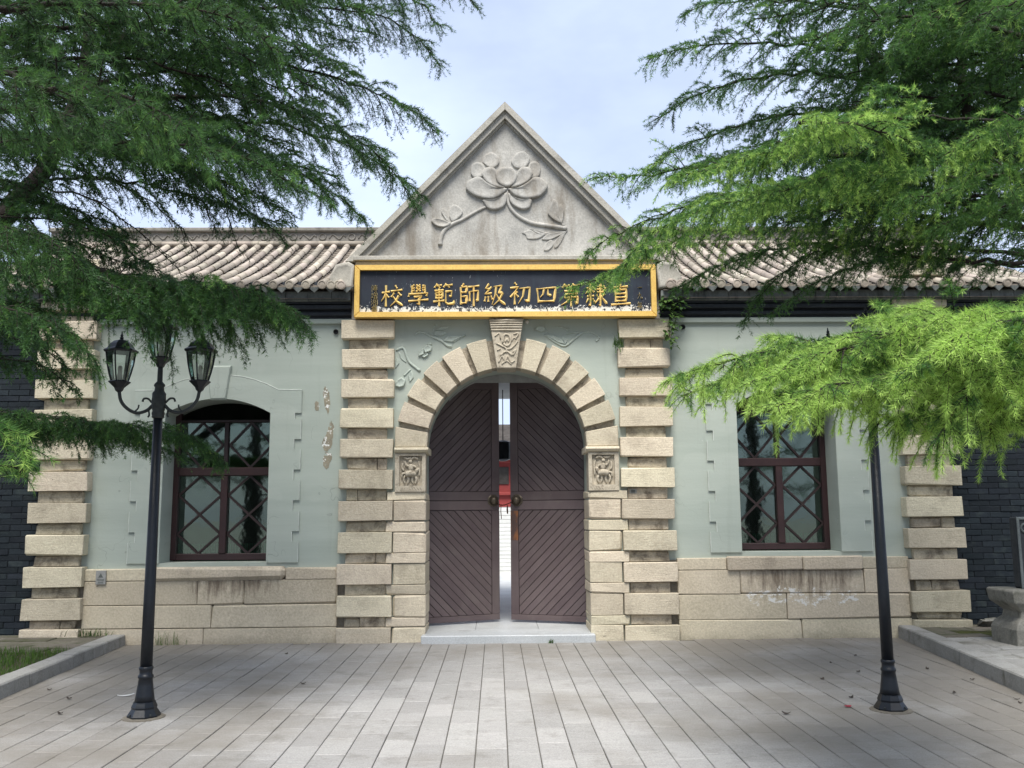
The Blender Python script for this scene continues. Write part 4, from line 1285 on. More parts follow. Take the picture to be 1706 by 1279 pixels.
# pipe mouths in the plaster, small fitting
for (px, py) in ((560, 553), (1137, 545)):
    x, _, z = at(px, py, YW)
    m = MB().lathe([(.030, 0), (.033, .03), (.026, .03), (.024, .004)], sides=14)
    o = m.build('pipe_mouth', M['black_hole'], gate); o.location = (x, YW + .002, z); o.rotation_euler = (math.pi / 2, 0, 0)
x, _, z = at(878, 537, .1)
m = MB().lathe([(.02, 0), (.024, .03), (.02, .05), (.006, .055)], sides=12)
o = m.build('small_fitting', M['white_fitting'], gate); o.location = (x, .10, z); o.rotation_euler = (math.pi / 2, 0, 0)

# dark side walls ------------------------------------------------------------
bme = MB().cbox(-.132, .132, 0, .06, -.0345, .0345, .004).mesh('brick'); bme.materials.append(M['brick'])
for s in (-1, 1):
    xa, xb = (-7.42, -5.80) if s < 0 else (5.60, 7.42)
    wl = MB().box(xa, xb, .215, .5, -.02, 4.3).build('brick_wall', M['brick_mortar'])
    tag(wl, 'dark blue grey brick side wall beyond the ' + ('left' if s < 0 else 'right') + ' outer pier', 'brick wall', 'side walls flanking the gatehouse')
    lst = []
    for r_ in range(56):
        z = .08 + r_ * .0755
        for c in range(8):
            x = xa + .135 + c * .272 + (.136 if r_ % 2 else 0)
            if x > xb - .1:
                continue
            near = abs(x) < 6.85
            lst.append((0 if near else 1, x, z))
    lst.sort(key=lambda t: (t[0], abs(t[1]) * .4 + t[2] * .1))
    oth = MB()
    for i, (k, x, z) in enumerate(lst):
        dy = rnd.uniform(-.006, .006)
        if i < 300:
            o = link('brick', bme, None, wl); o.location = (x, .205 + dy, z)
        else:
            oth.cbox(x - .132, x + .132, .205 + dy, .26, z - .0345, z + .0345, .004)
    if oth.v:
        tag(oth.build('bricks_beyond', M['brick'], wl), kind='stuff')

# ================================================================ NAME BOARD
board = tag(empty('name_board', (0, -.06, 4.45)), 'long navy board with gold frame and ten gold Chinese characters under the gable', 'sign')
def bpart(mb, name, m, par=None, smooth=False):
    o = mb.build(name, m, par or board, smooth)
    if par is None:
        o.matrix_parent_inverse = Matrix.Translation((0, .06, -4.45))
    return o
BX0, BX1, BZ0, BZ1, FWD = -1.965, 1.955, 4.098, 4.788, .066
panel = bpart(MB().box(BX0 + .04, BX1 - .04, -.062, .05, BZ0 + .04, BZ1 - .04), 'panel', M['board'])
yo, yi, yb = -.112, -.115, .05
for name, q in (('frame_top', [(BX0, BZ1), (BX1, BZ1), (BX1 - FWD, BZ1 - FWD), (BX0 + FWD, BZ1 - FWD)]), ('frame_bottom', [(BX0, BZ0), (BX0 + FWD, BZ0 + FWD), (BX1 - FWD, BZ0 + FWD), (BX1, BZ0)]),
                ('frame_side', [(BX0, BZ0), (BX0, BZ1), (BX0 + FWD, BZ1 - FWD), (BX0 + FWD, BZ0 + FWD)]), ('frame_side', [(BX1, BZ0), (BX1 - FWD, BZ0 + FWD), (BX1 - FWD, BZ1 - FWD), (BX1, BZ1)])):
    bpart(MB().prism(q, yo, yb, .008), name, M['gold'])
CH = {
 '校': [[(5, 38), (40, 33)], [(23, 6), (23, 96)], [(23, 38), (16, 55), (2, 74)], [(25, 46), (36, 58)], [(64, 6), (72, 19)], [(45, 31), (96, 25)], [(60, 38), (47, 56)], [(77, 36), (92, 50)], [(80, 50), (68, 72), (42, 95)], [(54, 52), (70, 74), (99, 93)]],
 '學': [[(20, 10), (21, 40)], [(32, 6), (21, 14)], [(21, 22), (33, 20)], [(21, 32), (33, 30)], [(40, 6), (58, 17)], [(59, 5), (41, 19)], [(40, 20), (60, 33)], [(61, 19), (40, 35)], [(68, 10), (80, 8), (79, 40)], [(68, 19), (79, 18)], [(68, 29), (79, 28)], [(10, 42), (6, 57)], [(9, 46), (93, 41), (85, 54)], [(30, 58), (67, 54), (52, 67)], [(52, 66), (55, 90), (42, 86)], [(6, 76), (95, 69)]],
 '範': [[(22, 3), (9, 20)], [(18, 11), (42, 9)], [(28, 13), (33, 22)], [(62, 2), (50, 18)], [(58, 10), (90, 7)], [(70, 12), (76, 20)], [(10, 33), (50, 30)], [(15, 42), (17, 66)], [(15, 42), (45, 39), (43, 66)], [(17, 54), (43, 52)], [(17, 65), (43, 64)], [(4, 80), (54, 75)], [(30, 24), (30, 99)], [(58, 37), (87, 34), (84, 58), (75, 55)], [(60, 38), (60, 84), (70, 90), (95, 87), (97, 74)]],
 '師': [[(28, 2), (19, 15)], [(14, 18), (15, 92)], [(14, 18), (41, 15), (39, 40)], [(15, 40), (39, 39)], [(15, 59), (41, 56), (39, 86)], [(15, 87), (40, 84)], [(48, 17), (97, 12)], [(54, 36), (54, 78)], [(54, 37), (92, 33), (90, 76), (81, 71)], [(72, 15), (72, 99)]],
 '級': [[(25, 3), (9, 23), (29, 25)], [(37, 16), (7, 47), (37, 43)], [(10, 58), (5, 78)], [(22, 56), (22, 80)], [(33, 54), (40, 70)], [(57, 14), (53, 50), (38, 92)], [(46, 15), (83, 10), (70, 42), (88, 40)], [(87, 41), (71, 72), (44, 95)], [(56, 46), (72, 73), (99, 93)]],
 '初': [[(24, 3), (33, 14)], [(5, 27), (41, 22), (24, 45), (5, 66)], [(24, 44), (24, 97)], [(37, 42), (27, 54)], [(28, 52), (41, 65)], [(45, 29), (93, 24), (87, 84), (70, 79)], [(67, 28), (61, 62), (40, 94)]],
 '四': [[(9, 25), (16, 86)], [(9, 28), (93, 21), (84, 84)], [(40, 28), (36, 50), (23, 64)], [(58, 26), (58, 52), (74, 56)], [(16, 81), (85, 79)]],
 '第': [[(24, 3), (11, 19)], [(20, 11), (44, 9)], [(30, 13), (35, 22)], [(62, 2), (50, 18)], [(58, 10), (90, 8)], [(70, 12), (76, 20)], [(20, 34), (77, 31), (75, 46)], [(24, 48), (76, 45)], [(24, 48), (20, 63), (81, 58), (76, 86), (65, 81)], [(50, 24), (50, 99)], [(48, 62), (30, 80), (4, 94)]],
 '隸': [[(6, 21), (43, 18)], [(24, 3), (24, 50)], [(22, 24), (3, 45)], [(26, 26), (42, 38)], [(9, 57), (41, 54)], [(25, 56), (25, 97), (17, 91)], [(16, 66), (5, 85)], [(34, 66), (44, 80)], [(54, 15), (87, 12), (84, 36)], [(47, 27), (97, 23)], [(54, 39), (86, 36)], [(70, 2), (70, 97), (61, 91)], [(52, 50), (62, 60)], [(64, 64), (45, 87)], [(90, 46), (76, 58)], [(74, 58), (99, 89)]],
 '直': [[(18, 17), (83, 13)], [(51, 2), (46, 28)], [(26, 29), (28, 80)], [(26, 29), (76, 26), (74, 79)], [(28, 45), (74, 43)], [(28, 61), (74, 59)], [(28, 76), (74, 74)], [(6, 92), (94, 86)]],
}
CH_S = {
 '傅': [[(24, 4), (6, 44)], [(16, 30), (16, 98)], [(36, 18), (94, 14)], [(64, 4), (64, 56)], [(42, 28), (42, 58)], [(42, 28), (86, 26), (86, 58)], [(42, 42), (86, 40)], [(42, 58), (86, 56)], [(30, 68), (98, 64)], [(76, 58), (76, 98), (64, 92)], [(46, 74), (54, 86)]],
 '增': [[(4, 40), (34, 36)], [(18, 12), (18, 80)], [(2, 88), (36, 76)], [(50, 4), (56, 14)], [(82, 2), (74, 14)], [(44, 18), (44, 50)], [(44, 18), (92, 16), (92, 50)], [(68, 18), (68, 50)], [(44, 50), (92, 50)], [(50, 60), (50, 98)], [(50, 60), (88, 58), (88, 98)], [(50, 78), (88, 76)], [(50, 96), (88, 96)]],
 '湘': [[(8, 10), (18, 20)], [(4, 36), (14, 46)], [(4, 92), (20, 60)], [(28, 32), (58, 28)], [(44, 6), (44, 98)], [(44, 36), (26, 66)], [(46, 42), (58, 56)], [(66, 16), (66, 96)], [(66, 16), (94, 14), (94, 96)], [(66, 42), (94, 40)], [(66, 66), (94, 66)], [(66, 92), (94, 90)]],
 '書': [[(28, 10), (74, 8), (74, 34)], [(10, 22), (92, 20)], [(28, 34), (74, 34)], [(24, 46), (78, 44)], [(8, 58), (94, 55)], [(50, 2), (50, 58)], [(30, 66), (30, 98)], [(30, 66), (72, 64), (72, 98)], [(30, 80), (72, 80)], [(30, 96), (72, 95)]],
 '一': [[(10, 52), (90, 48)]],
 '九': [[(46, 4), (42, 50), (8, 94)], [(12, 36), (70, 32), (70, 84), (94, 86), (96, 68)]],
 '年': [[(30, 2), (10, 34)], [(26, 20), (86, 18)], [(28, 42), (80, 40)], [(28, 42), (28, 66)], [(4, 68), (96, 64)], [(56, 20), (56, 99)]],
}
def brush(mb, strokes, x0, z0, sx, sz, wd, y, r=rnd):
    """raised brush strokes: swelling ends, thin middles"""
    for st_ in strokes:
        q = [(x0 + p[0] / 100 * sx, y, z0 - p[1] / 100 * sz) for p in st_]
        pts = [Vector(p) for p in q]
        L_ = sum((pts[i + 1] - pts[i]).length for i in range(len(pts) - 1))
        rs = []
        out = []
        N = 7
        seg_ = []
        for i in range(len(pts) - 1):
            for k in range(N if i == len(pts) - 2 else N - 1):
                seg_.append(pts[i].lerp(pts[i + 1], k / (N - 1)))
        n = len(seg_)
        falls = st_[-1][1] - st_[0][1] > 18 and st_[-1][0] < st_[0][0] - 8
        press = st_[-1][1] - st_[0][1] > 18 and st_[-1][0] > st_[0][0] + 12
        vs, fs = [], []
        for i in range(n):
            u = i / (n - 1)
            w = wd * (.78 + .35 * math.cos(2 * math.pi * u) * .6)
            if falls:
                w = wd * (1.15 - .85 * u)
            elif press:
                w = wd * (.45 + 1.0 * u if u < .85 else 1.3 - 6.0 * (u - .85))
            w = max(w, wd * .25)
            t = (seg_[min(i + 1, n - 1)] - seg_[max(i - 1, 0)]).normalized()
            nx, nz_ = -t.z, t.x
            p = seg_[i]
            vs += [(p.x - nx * w / 2, y + .006, p.z - nz_ * w / 2), (p.x, y - .012, p.z), (p.x + nx * w / 2, y + .006, p.z + nz_ * w / 2)]
        for i in range(n - 1):
            fs += [(3 * i, 3 * i + 1, 3 * i + 4, 3 * i + 3), (3 * i + 1, 3 * i + 2, 3 * i + 5, 3 * i + 4)]
        fs += [(0, 2, 1), (3 * n - 3, 3 * n - 2, 3 * n - 1)]
        mb.add(vs, fs)
cxs = [653, 697, 739, 781, 824, 867, 910, 951.5, 993, 1034]
cys = [492, 491, 491, 491, 491, 489, 490, 491, 491, 491]
for c, px, py in zip('校學範師級初四第隸直', cxs, cys):
    x, _, z = at(px, py, -.07)
    mb = MB()
    brush(mb, CH[c], x - .145, z + .155 + rnd.uniform(-.004, .004), .29, .31, .0285, -.070 - .001)
    bpart(mb, 'character', M['gold_letter'], None)
for c, py in zip('傅增湘書', (480, 492, 503.5, 515)):
    x, _, z = at(623.5, py, -.07)
    mb = MB(); brush(mb, CH_S[c], x - .044, z + .046, .088, .092, .0105, -.071)
    bpart(mb, 'small_character', M['small_letter'], None)
for c, py in zip('一九年', (478, 492, 508)):
    x, _, z = at(1066, py, -.07)
    mb = MB(); brush(mb, CH_S[c], x - .035, z + .046, .07, .095, .0075, -.069)
    bpart(mb, 'small_character', M['small_letter'], None)

# chain across the gap of the doors
ch = MB()
pts = catmull([(-.145, 1.235, 1.715), (-.06, 1.205, 1.69), (.0, 1.20, 1.70), (.06, 1.19, 1.725), (.10, 1.18, 1.72)], 5)
for i in range(0, len(pts) - 1, 1):
    a, b = pts[i], pts[i + 1]
    ch.tube([a, a.lerp(b, .5) + Vector((0, 0, .004 * (-1) ** i)), b], .007, 5)
ch.tube([(.015, 1.2, 1.69), (.012, 1.2, 1.63), (.016, 1.2, 1.57)], [.006, .012, .009], 6)
ch.tube([(-.075, 1.21, 1.69), (-.078, 1.21, 1.60), (-.07, 1.21, 1.50)], .006, 5)
tag(ch.build('door_chain', M['iron_rust']), 'rusty chain looped through the gap between the door leaves', 'chain')

# ================================================================ LAMPS
def lantern(parent, loc, sc=0.92):
    L_ = empty('lantern', loc, parent)
    rf = MB()
    six = lambda prof: MB().lathe(prof, sides=6, a0=math.pi / 6)
    cap = six([(.142 * sc, .262), (.150 * sc, .275), (.148 * sc, .283), (.118 * sc, .300), (.098 * sc, .335), (.062 * sc, .362), (.022 * sc, .372), (.012, .378)])
    cap.lathe([(.012, .376), (.018, .388), (.010, .398), (.014, .408), (.007, .42), (.003, .445)], sides=8)
    cap.build('lantern_roof', M['lamp_metal'], L_)
    prof = [(.072, .018), (.094, .09), (.112, .165), (.126, .262)]
    ribs = MB()
    for k in range(6):
        a = math.pi / 6 + k * math.pi / 3
        ribs.tube([(r_ * sc * math.cos(a), r_ * sc * math.sin(a), z) for r_, z in prof], .0065, 5)
    ribs.build('lantern_rib', M['lamp_metal'], L_)
    gl = MB()
    n = 6
    pr = [(r_ * .97 * sc, z) for r_, z in prof]
    vs = [(r_ * math.cos(math.pi / 6 + k * math.pi / 3), r_ * math.sin(math.pi / 6 + k * math.pi / 3), z) for r_, z in pr for k in range(6)]
    gl.add(vs, [(i * 6 + k, i * 6 + (k + 1) % 6, (i + 1) * 6 + (k + 1) % 6, (i + 1) * 6 + k) for i in range(3) for k in range(6)])
    gl.build('lantern_glass', M['lamp_glass'], L_)
    six([(.012, -.075), (.030, -.060), (.040, -.035), (.088 * sc, .004), (.098 * sc, .012), (.092 * sc, .02)]).build('lantern_cup', M['lamp_metal'], L_)
    MB().lathe([(.022, .018), (.022, .075), (.018, .08), (.018, .14), (.01, .15)], sides=10).build('lamp_holder', M['bulb'], L_)
    return L_


def street_lamp(loc, label):
    lamp = tag(empty('street_lamp', loc), label, 'street lamp', 'three headed street lamps before the gate')
    MB().lathe([(.125, 0), (.128, .02), (.105, .055), (.095, .07), (.098, .085), (.092, .10), (.085, .115), (.082, .125)], sides=8, a0=math.pi / 8).build('base', M['lamp_metal'], lamp, False)
    MB().lathe([(.078, .12), (.070, .17), (.059, .25), (.053, .30), (.058, .305), (.061, .315), (.056, .328), (.050, .335), (.049, .36), (.055, .372), (.056, .386), (.049, .395)], sides=18).build('shaft_foot', M['lamp_metal'], lamp, True)
    MB().lathe([(.047, .39), (.045, .9), (.036, 2.40)], sides=20).build('post', M['lamp_metal'], lamp, True)
    bd = MB().lathe([(.040, 2.39), (.052, 2.40), (.048, 2.41), (.052, 2.425), (.052, 2.435), (.046, 2.45), (.052, 2.47), (.058, 2.53), (.055, 2.57), (.055, 2.60), (.040, 2.62), (.036, 2.65), (.046, 2.665), (.040, 2.68), (.022, 2.70), (.021, 2.78), (.02, 2.83)], sides=16)
    bd.build('lamp_body', M['lamp_worn'], lamp, True)
    for s in (-1, 1):
        arm = MB()
        arm.tube(catmull([(s * .05, 0, 2.50), (s * .10, 0, 2.455), (s * .18, 0, 2.437), (s * .26, 0, 2.475), (s * .315, 0, 2.54), (s * .335, 0, 2.63)], 6), .014, 8)
        arm.tube(catmull([(s * .055, 0, 2.52), (s * .09, 0, 2.555), (s * .125, 0, 2.555), (s * .135, 0, 2.53)], 5), .009, 6)
        arm.tube(catmull([(s * .08, 0, 2.455), (s * .075, 0, 2.42), (s * .085, 0, 2.40)], 4), .008, 6)
        arm.tube(catmull([(s * .20, 0, 2.445), (s * .17, 0, 2.475), (s * .165, 0, 2.505)], 4), .007, 6)
        arm.build('arm', M['lamp_worn'], lamp, True)
        lantern(lamp, (s * .335, 0, 2.685))
    lantern(lamp, (0, 0, 2.885))
    for k in range(4):
        a = math.pi / 4 + k * math.pi / 2
        b = MB().lathe([(.009, 0), (.009, .012), (.004, .016)], sides=6)
        o = b.build('anchor_bolt', M['lamp_worn'], lamp); o.location = (.115 * math.cos(a), .115 * math.sin(a), .022)
    return lamp


for lx0, ly0 in ((-2.955, -4.02), (3.02, -4.06)):
    fo = MB().lathe([(.17, -.02), (.165, .004), (.13, .009), (.02, .0095)], sides=14)
    o = fo.build('cement_collar', M['mortar'], pavement); o.location = (lx0, ly0, 0)
street_lamp((-2.955, -4.02, 0), 'dark street lamp on the left with glass lanterns below cedar branches')
street_lamp((3.02, -4.06, 0), 'dark street lamp on the right, its head hidden in bright foliage')

# ================================================================ CEDARS
class Tree:
    def __init__(self, seed):
        self.r = np.random.default_rng(seed)
        self.wv, self.wf, self.no = [], [], 0          # wood
        self.nv, self.nt = [], []                      # needle vertices, tints

    def tubes(self, C, R, sides=3):
        """C (N,K,3) polylines, R (N,K) radii"""
        N, K, _ = C.shape
        if N == 0:
            return
        T = np.gradient(C, axis=1)
        T /= np.linalg.norm(T, axis=2, keepdims=True) + 1e-9
        A = np.cross(T, np.array([.31, .2, .93])); A /= np.linalg.norm(A, axis=2, keepdims=True) + 1e-9
        B = np.cross(T, A)
        an = np.arange(sides) * 2 * np.pi / sides
        V = C[:, :, None, :] + R[:, :, None, None] * (A[:, :, None, :] * np.cos(an)[None, None, :, None] + B[:, :, None, :] * np.sin(an)[None, None, :, None])
        base = self.no + (np.arange(N)[:, None, None] * K + np.arange(K - 1)[None, :, None]) * sides
        s = np.arange(sides)[None, None, :]; s2 = (s + 1) % sides
        F = np.stack([base + s, base + s2, base + sides + s2, base + sides + s], -1).reshape(-1, 4)
        self.wv.append(V.reshape(-1, 3)); self.wf.append(F); self.no += N * K * sides

    def grow(self, P, D, L, droop, K, wob=.12):
        r = self.r
        C = [P]
        D = D / np.linalg.norm(D, axis=1, keepdims=True)
        for k in range(K):
            P = P + D * (L / K)[:, None]
            C.append(P)
            D = D + r.normal(0, wob, D.shape) / K ** .5
            D[:, 2] -= droop / K
            D = D / np.linalg.norm(D, axis=1, keepdims=True)
        return np.stack(C, 1)

    def needles(self, C, t0, per_m, tint, tipgain, size=1.0, angle=52, coarse=1.0):
        r = self.r
        N, K, _ = C.shape
        if N == 0:
            return
        seg = np.linalg.norm(np.diff(C, axis=1), axis=2)
        L = seg.sum(1) * (1 - t0)
        mid = C[:, K // 2] - CAM
        dist = np.linalg.norm(mid, axis=1)
        lod = np.clip(5.0 / np.maximum(dist, 1.5), .45, 1.7)
        front = (mid @ _f) > 0
        u = (mid @ _r) / np.maximum(mid @ _f, .3); w = (mid @ _u) / np.maximum(mid @ _f, .3)
        inview = front & (np.abs(u) < .62) & (w < .47) & (w > -.5)
        lod = np.where(inview, lod, np.minimum(lod * .3, .16))
        cnt = r.poisson(L * per_m * lod)
        idx = np.repeat(np.arange(N), cnt); n = len(idx)
        if n == 0:
            return
        t = t0 + (1 - t0) * r.random(n) ** .92
        x = t * (K - 1); i = np.minimum(x.astype(int), K - 2); f = (x - i)[:, None]
        a, b = C[idx, i], C[idx, i + 1]
        p = a + (b - a) * f
        T = b - a; T /= np.linalg.norm(T, axis=1, keepdims=True) + 1e-9
        R = r.normal(0, 1, (n, 3)); R -= T * (R * T).sum(1, keepdims=True); R /= np.linalg.norm(R, axis=1, keepdims=True) + 1e-9
        an = np.radians(angle + r.normal(0, 13, n) - 16 * (t > .93))[:, None]
        D = T * np.cos(an) + R * np.sin(an)
        D[:, 2] += .05
        ln = (.034 * size * r.uniform(.7, 1.25, n) * (1 - .25 * (t > .95)))[:, None]
        sd_ = np.cross(D, r.normal(0, 1, (n, 3))); sd_ /= np.linalg.norm(sd_, axis=1, keepdims=True) + 1e-9
        wd = np.clip(dist[idx] * .00055, .0014, .0048) * np.where(inview[idx], coarse, 4.0)
        hw = (wd / 2)[:, None]
        V = np.stack([p - sd_ * hw, p + sd_ * hw, p + D * ln], 1)
        tn = tint[idx] + tipgain * np.clip((t - .62) / .38, 0, 1) + r.normal(0, .07, n)
        self.nv.append(V.reshape(-1, 3).astype(np.float32)); self.nt.append(np.repeat(np.clip(tn, 0, 1), 3).astype(np.float32))

    def limb(self, ctrl, r0=.03, sec=.65, dens=9.0, droop=.9, tint=.25, tip=.25, start=.12, nd=390, hang=1.0, flat=.5, twl=1.0, size=1.0, coarse=1.0, pend=0):
        r = self.r
        path = np.array([tuple(v) for v in catmull(ctrl, 8)])
        seg = np.linalg.norm(np.diff(path, axis=0), axis=1)
        S = np.concatenate([[0], np.cumsum(seg)]); Lt = S[-1]
        M_ = max(12, int(Lt / .12))
        ss = np.linspace(0, Lt, M_)
        path = np.stack([np.interp(ss, S, path[:, k]) for k in range(3)], 1)
        path[1:-1] += r.normal(0, .012, (M_ - 2, 3))
        u = np.linspace(0, 1, M_)
        self.tubes(path[None], (r0 * .8 * (1 - u) ** 1.3 + .003)[None], 8 if r0 > .02 else 5)
        tan = np.gradient(path, axis=0); tan /= np.linalg.norm(tan, axis=1, keepdims=True)
        N = int(Lt * dens * 2.7)
        q = start + (1 - start) * (np.arange(N) + r.random(N)) / N
        q = np.minimum(q, .985)
        def ev(A):
            return np.stack([np.interp(q * (M_ - 1), np.arange(M_), A[:, k]) for k in range(3)], 1)
        P, T = ev(path), ev(tan)
        T /= np.linalg.norm(T, axis=1, keepdims=True)
        side = np.cross(T, np.array([0, 0, 1.0])); side /= np.linalg.norm(side, axis=1, keepdims=True) + 1e-9
        upv = np.cross(side, T)
        sgn = np.where(np.arange(N) % 2 == 0, 1, -1)
        phi = r.normal(.06, flat * .8, N)
        env = (.35 + .65 * np.sin(np.pi * np.clip(q * .9 + .12, 0, 1))) * (1 - .45 * q ** 2)
        L = sec * env * r.uniform(.55, 1.25, N)
        D = T * r.uniform(.35, 1.0, N)[:, None] + side * (sgn * np.cos(phi))[:, None] + upv * (np.sin(phi) * .8 + .12)[:, None]
        C2 = self.grow(P, D, L, droop * r.uniform(.6, 1.4, N), 6, .10)
        self.tubes(C2, (.0045 * (1 - np.linspace(0, 1, 7))[None] + .0012) * np.ones((N, 1)), 3)
        tn2 = np.clip(tint + r.normal(0, .10 + .10 * (tint > .6), N), 0, 1)
        self.needles(C2, .15, nd, tn2, tip, size, coarse=coarse)
        # twigs on the side branches
        n3 = np.maximum(2, (L / (.034 / hang ** .5)).astype(int))
        idx = np.repeat(np.arange(N), n3); n = len(idx)
        v = .08 + .88 * r.random(n)
        x = v * 6; i = np.minimum(x.astype(int), 5); f = (x - i)[:, None]
        p = C2[idx, i] * (1 - f) + C2[idx, i + 1] * f
        t2 = C2[idx, i + 1] - C2[idx, i]; t2 /= np.linalg.norm(t2, axis=1, keepdims=True) + 1e-9
        s2 = np.cross(t2, np.array([0, 0, 1.0])); s2 /= np.linalg.norm(s2, axis=1, keepdims=True) + 1e-9
        d3 = t2 * r.uniform(.5, 1.0, n)[:, None] + s2 * (r.choice([-1, 1], n) * r.uniform(.3, .9, n))[:, None]
        d3[:, 2] -= .15 * hang
        L3 = twl * r.uniform(.06, .21, n) * (1 - .45 * v)
        C3 = self.grow(p, d3, L3, .75 * hang * r.uniform(.5, 1.5, n), 3, .10)
        self.needles(C3, .05, nd * 1.05, np.clip(tn2[idx] + r.normal(0, .08, n), 0, 1), tip, size, coarse=coarse)
        near = np.linalg.norm(p - CAM, axis=1) < 5.5
        self.tubes(C3[near], (.0016 * (1 - np.linspace(0, 1, 4))[None] + .0007) * np.ones((near.sum(), 1)), 3)
        if pend:
            sel = r.integers(0, N, pend); stp = r.integers(3, 7, pend)
            pp = C2[sel, stp]; dd = C2[sel, stp] - C2[sel, stp - 1]
            dd = dd / (np.linalg.norm(dd, axis=1, keepdims=True) + 1e-9) * .8 + r.normal(0, .25, (pend, 3)); dd[:, 2] -= .35
            Cp = self.grow(pp, dd, r.uniform(.10, .22, pend), 1.1, 5, .06)
            self.needles(Cp, .0, nd * 1.9, np.clip(np.full(pend, tint + .12) + r.normal(0, .06, pend), 0, 1), .35, size * .85, 44)
            self.tubes(Cp, (.0022 * (1 - np.linspace(0, 1, 6))[None] + .0008) * np.ones((pend, 1)), 3)
        # leading shoot
        k0 = int(M_ * .3)
        Cl = path[k0:][None]
        self.needles(Cl, .0, nd * 1.5, np.array([tint]), tip, size, coarse=coarse * 1.2)

    def build(self, name, base, trunk_pts, trunk_r, label):
        tree = tag(empty(name, base), label, 'tree', 'cedars on both sides of the gate')
        q = np.array([tuple(v) for v in catmull(trunk_pts, 6)])[None]
        K = q.shape[1]
        self.tubes(q, (trunk_r * (1 - .92 * np.linspace(0, 1, K) ** 1.1) * (1 + .5 * np.exp(-np.linspace(0, 1, K) * 26)))[None], 14)
        V = np.concatenate(self.wv); Fq = np.concatenate(self.wf)
        off = np.array(base, float)
        me = bpy.data.meshes.new('trunk')
        me.vertices.add(len(V)); me.vertices.foreach_set('co', (V - off).astype(np.float32).ravel())
        me.loops.add(Fq.size); me.loops.foreach_set('vertex_index', Fq.astype(np.int32).ravel())
        me.polygons.add(len(Fq)); me.polygons.foreach_set('loop_start', np.arange(0, Fq.size, 4, dtype=np.int32))
        me.polygons.foreach_set('use_smooth', np.ones(len(Fq), bool))
        me.update(calc_edges=True)
        link('trunk', me, M['bark'], tree)
        NV = np.concatenate(self.nv) - off.astype(np.float32); NTt = np.concatenate(self.nt)
        n = len(NV) // 3
        me = bpy.data.meshes.new('crown')
        me.vertices.add(len(NV)); me.vertices.foreach_set('co', NV.astype(np.float32).ravel())
        me.loops.add(3 * n); me.loops.foreach_set('vertex_index', np.arange(3 * n, dtype=np.int32))
        me.polygons.add(n); me.polygons.foreach_set('loop_start', np.arange(0, 3 * n, 3, dtype=np.int32))
        at_ = me.attributes.new('tint', 'FLOAT', 'POINT'); at_.data.foreach_set('value', NTt)
        me.update(calc_edges=True)
        tag(link('crown', me, M['needles'], tree), kind='stuff')
        print('TREE', name, 'needles', n, 'wood faces', len(Fq))
        return tree


def pts(l):
    """[(px, py, Y) ...] -> points of the place"""
    return [at(*p) for p in l]


# ---- left cedar: trunk outside the picture, limbs reaching in to the right
LT_ = (-6.6, -4.8)
TL = Tree(11)  # limb tints kept low, part of the tree's shade put into them
# thick rising stem with its fork
TL.tubes(np.array([tuple(v) for v in catmull([(LT_[0], LT_[1], 2.6)] + pts([(-60, 400, -4.4), (25, 335, -4.2), (85, 265, -4.1), (135, 140, -4.0), (150, 30, -4.0), (165, -160, -4.0)]), 6)])[None],
         np.linspace(.10, .035, 37)[None], 10)
def fan(T, base, **kw):
    T.limb(base, **kw)
fan(TL, pts([(140, 115, -4.0), (185, 85, -4.0), (230, 45, -4.0), (290, 22, -4.05), (400, -10, -4.1), (520, -30, -4.2)]), r0=.065, sec=.9, start=.35, tint=0.11, tip=.15, droop=1.2)
fan(TL, pts([(290, 20, -4.0), (450, 10, -3.8), (590, 15, -3.7), (680, 50, -3.6), (735, 110, -3.6)]), r0=.02, sec=.6, tint=0.11, tip=.2, droop=1.3)
fan(TL, pts([(400, -40, -3.4), (560, -40, -3.4), (680, -10, -3.4), (738, 45, -3.4)]), r0=.02, sec=.6, tint=0.10, tip=.2, droop=1.3)
fan(TL, pts([(500, -90, -3.2), (680, -60, -3.2), (760, -20, -3.2), (795, 15, -3.2)]), r0=.018, sec=.45, tint=0.10, tip=.2, droop=1.3)
fan(TL, pts([(120, 150, -4.0), (280, 120, -3.8), (450, 105, -3.6), (600, 145, -3.5), (690, 185, -3.5), (730, 225, -3.5)]), r0=.03, sec=.75, tint=0.14, tip=.25, droop=1.1)
fan(TL, pts([(90, 200, -4.0), (260, 165, -4.2), (420, 165, -4.2), (560, 215, -4.1), (650, 275, -4.0), (690, 345, -4.0)]), r0=.03, sec=.8, tint=0.15, tip=.25, droop=1.1)
fan(TL, pts([(200, 190, -3.4), (400, 200, -3.2), (560, 235, -3.0), (660, 290, -3.0), (705, 330, -3.0)]), r0=.025, sec=.6, tint=0.13, tip=.2, droop=1.1)
fan(TL, pts([(60, 240, -4.0), (160, 232, -4.1), (270, 258, -4.1), (370, 318, -4.0), (440, 375, -4.0), (480, 410, -4.0)]), r0=.05, sec=.5, start=.25, tint=0.08, tip=.1, droop=1.3, dens=7)
fan(TL, pts([(100, 225, -4.4), (280, 215, -4.6), (430, 255, -4.6), (540, 310, -4.6), (610, 365, -4.6)]), r0=.03, sec=.75, tint=0.15, tip=.25, droop=1.2)
fan(TL, pts([(70, 250, -5.0), (240, 235, -5.4), (380, 255, -5.6), (480, 300, -5.6), (560, 345, -5.6)]), r0=.02, sec=.55, tint=0.19, tip=.35, droop=1.1)
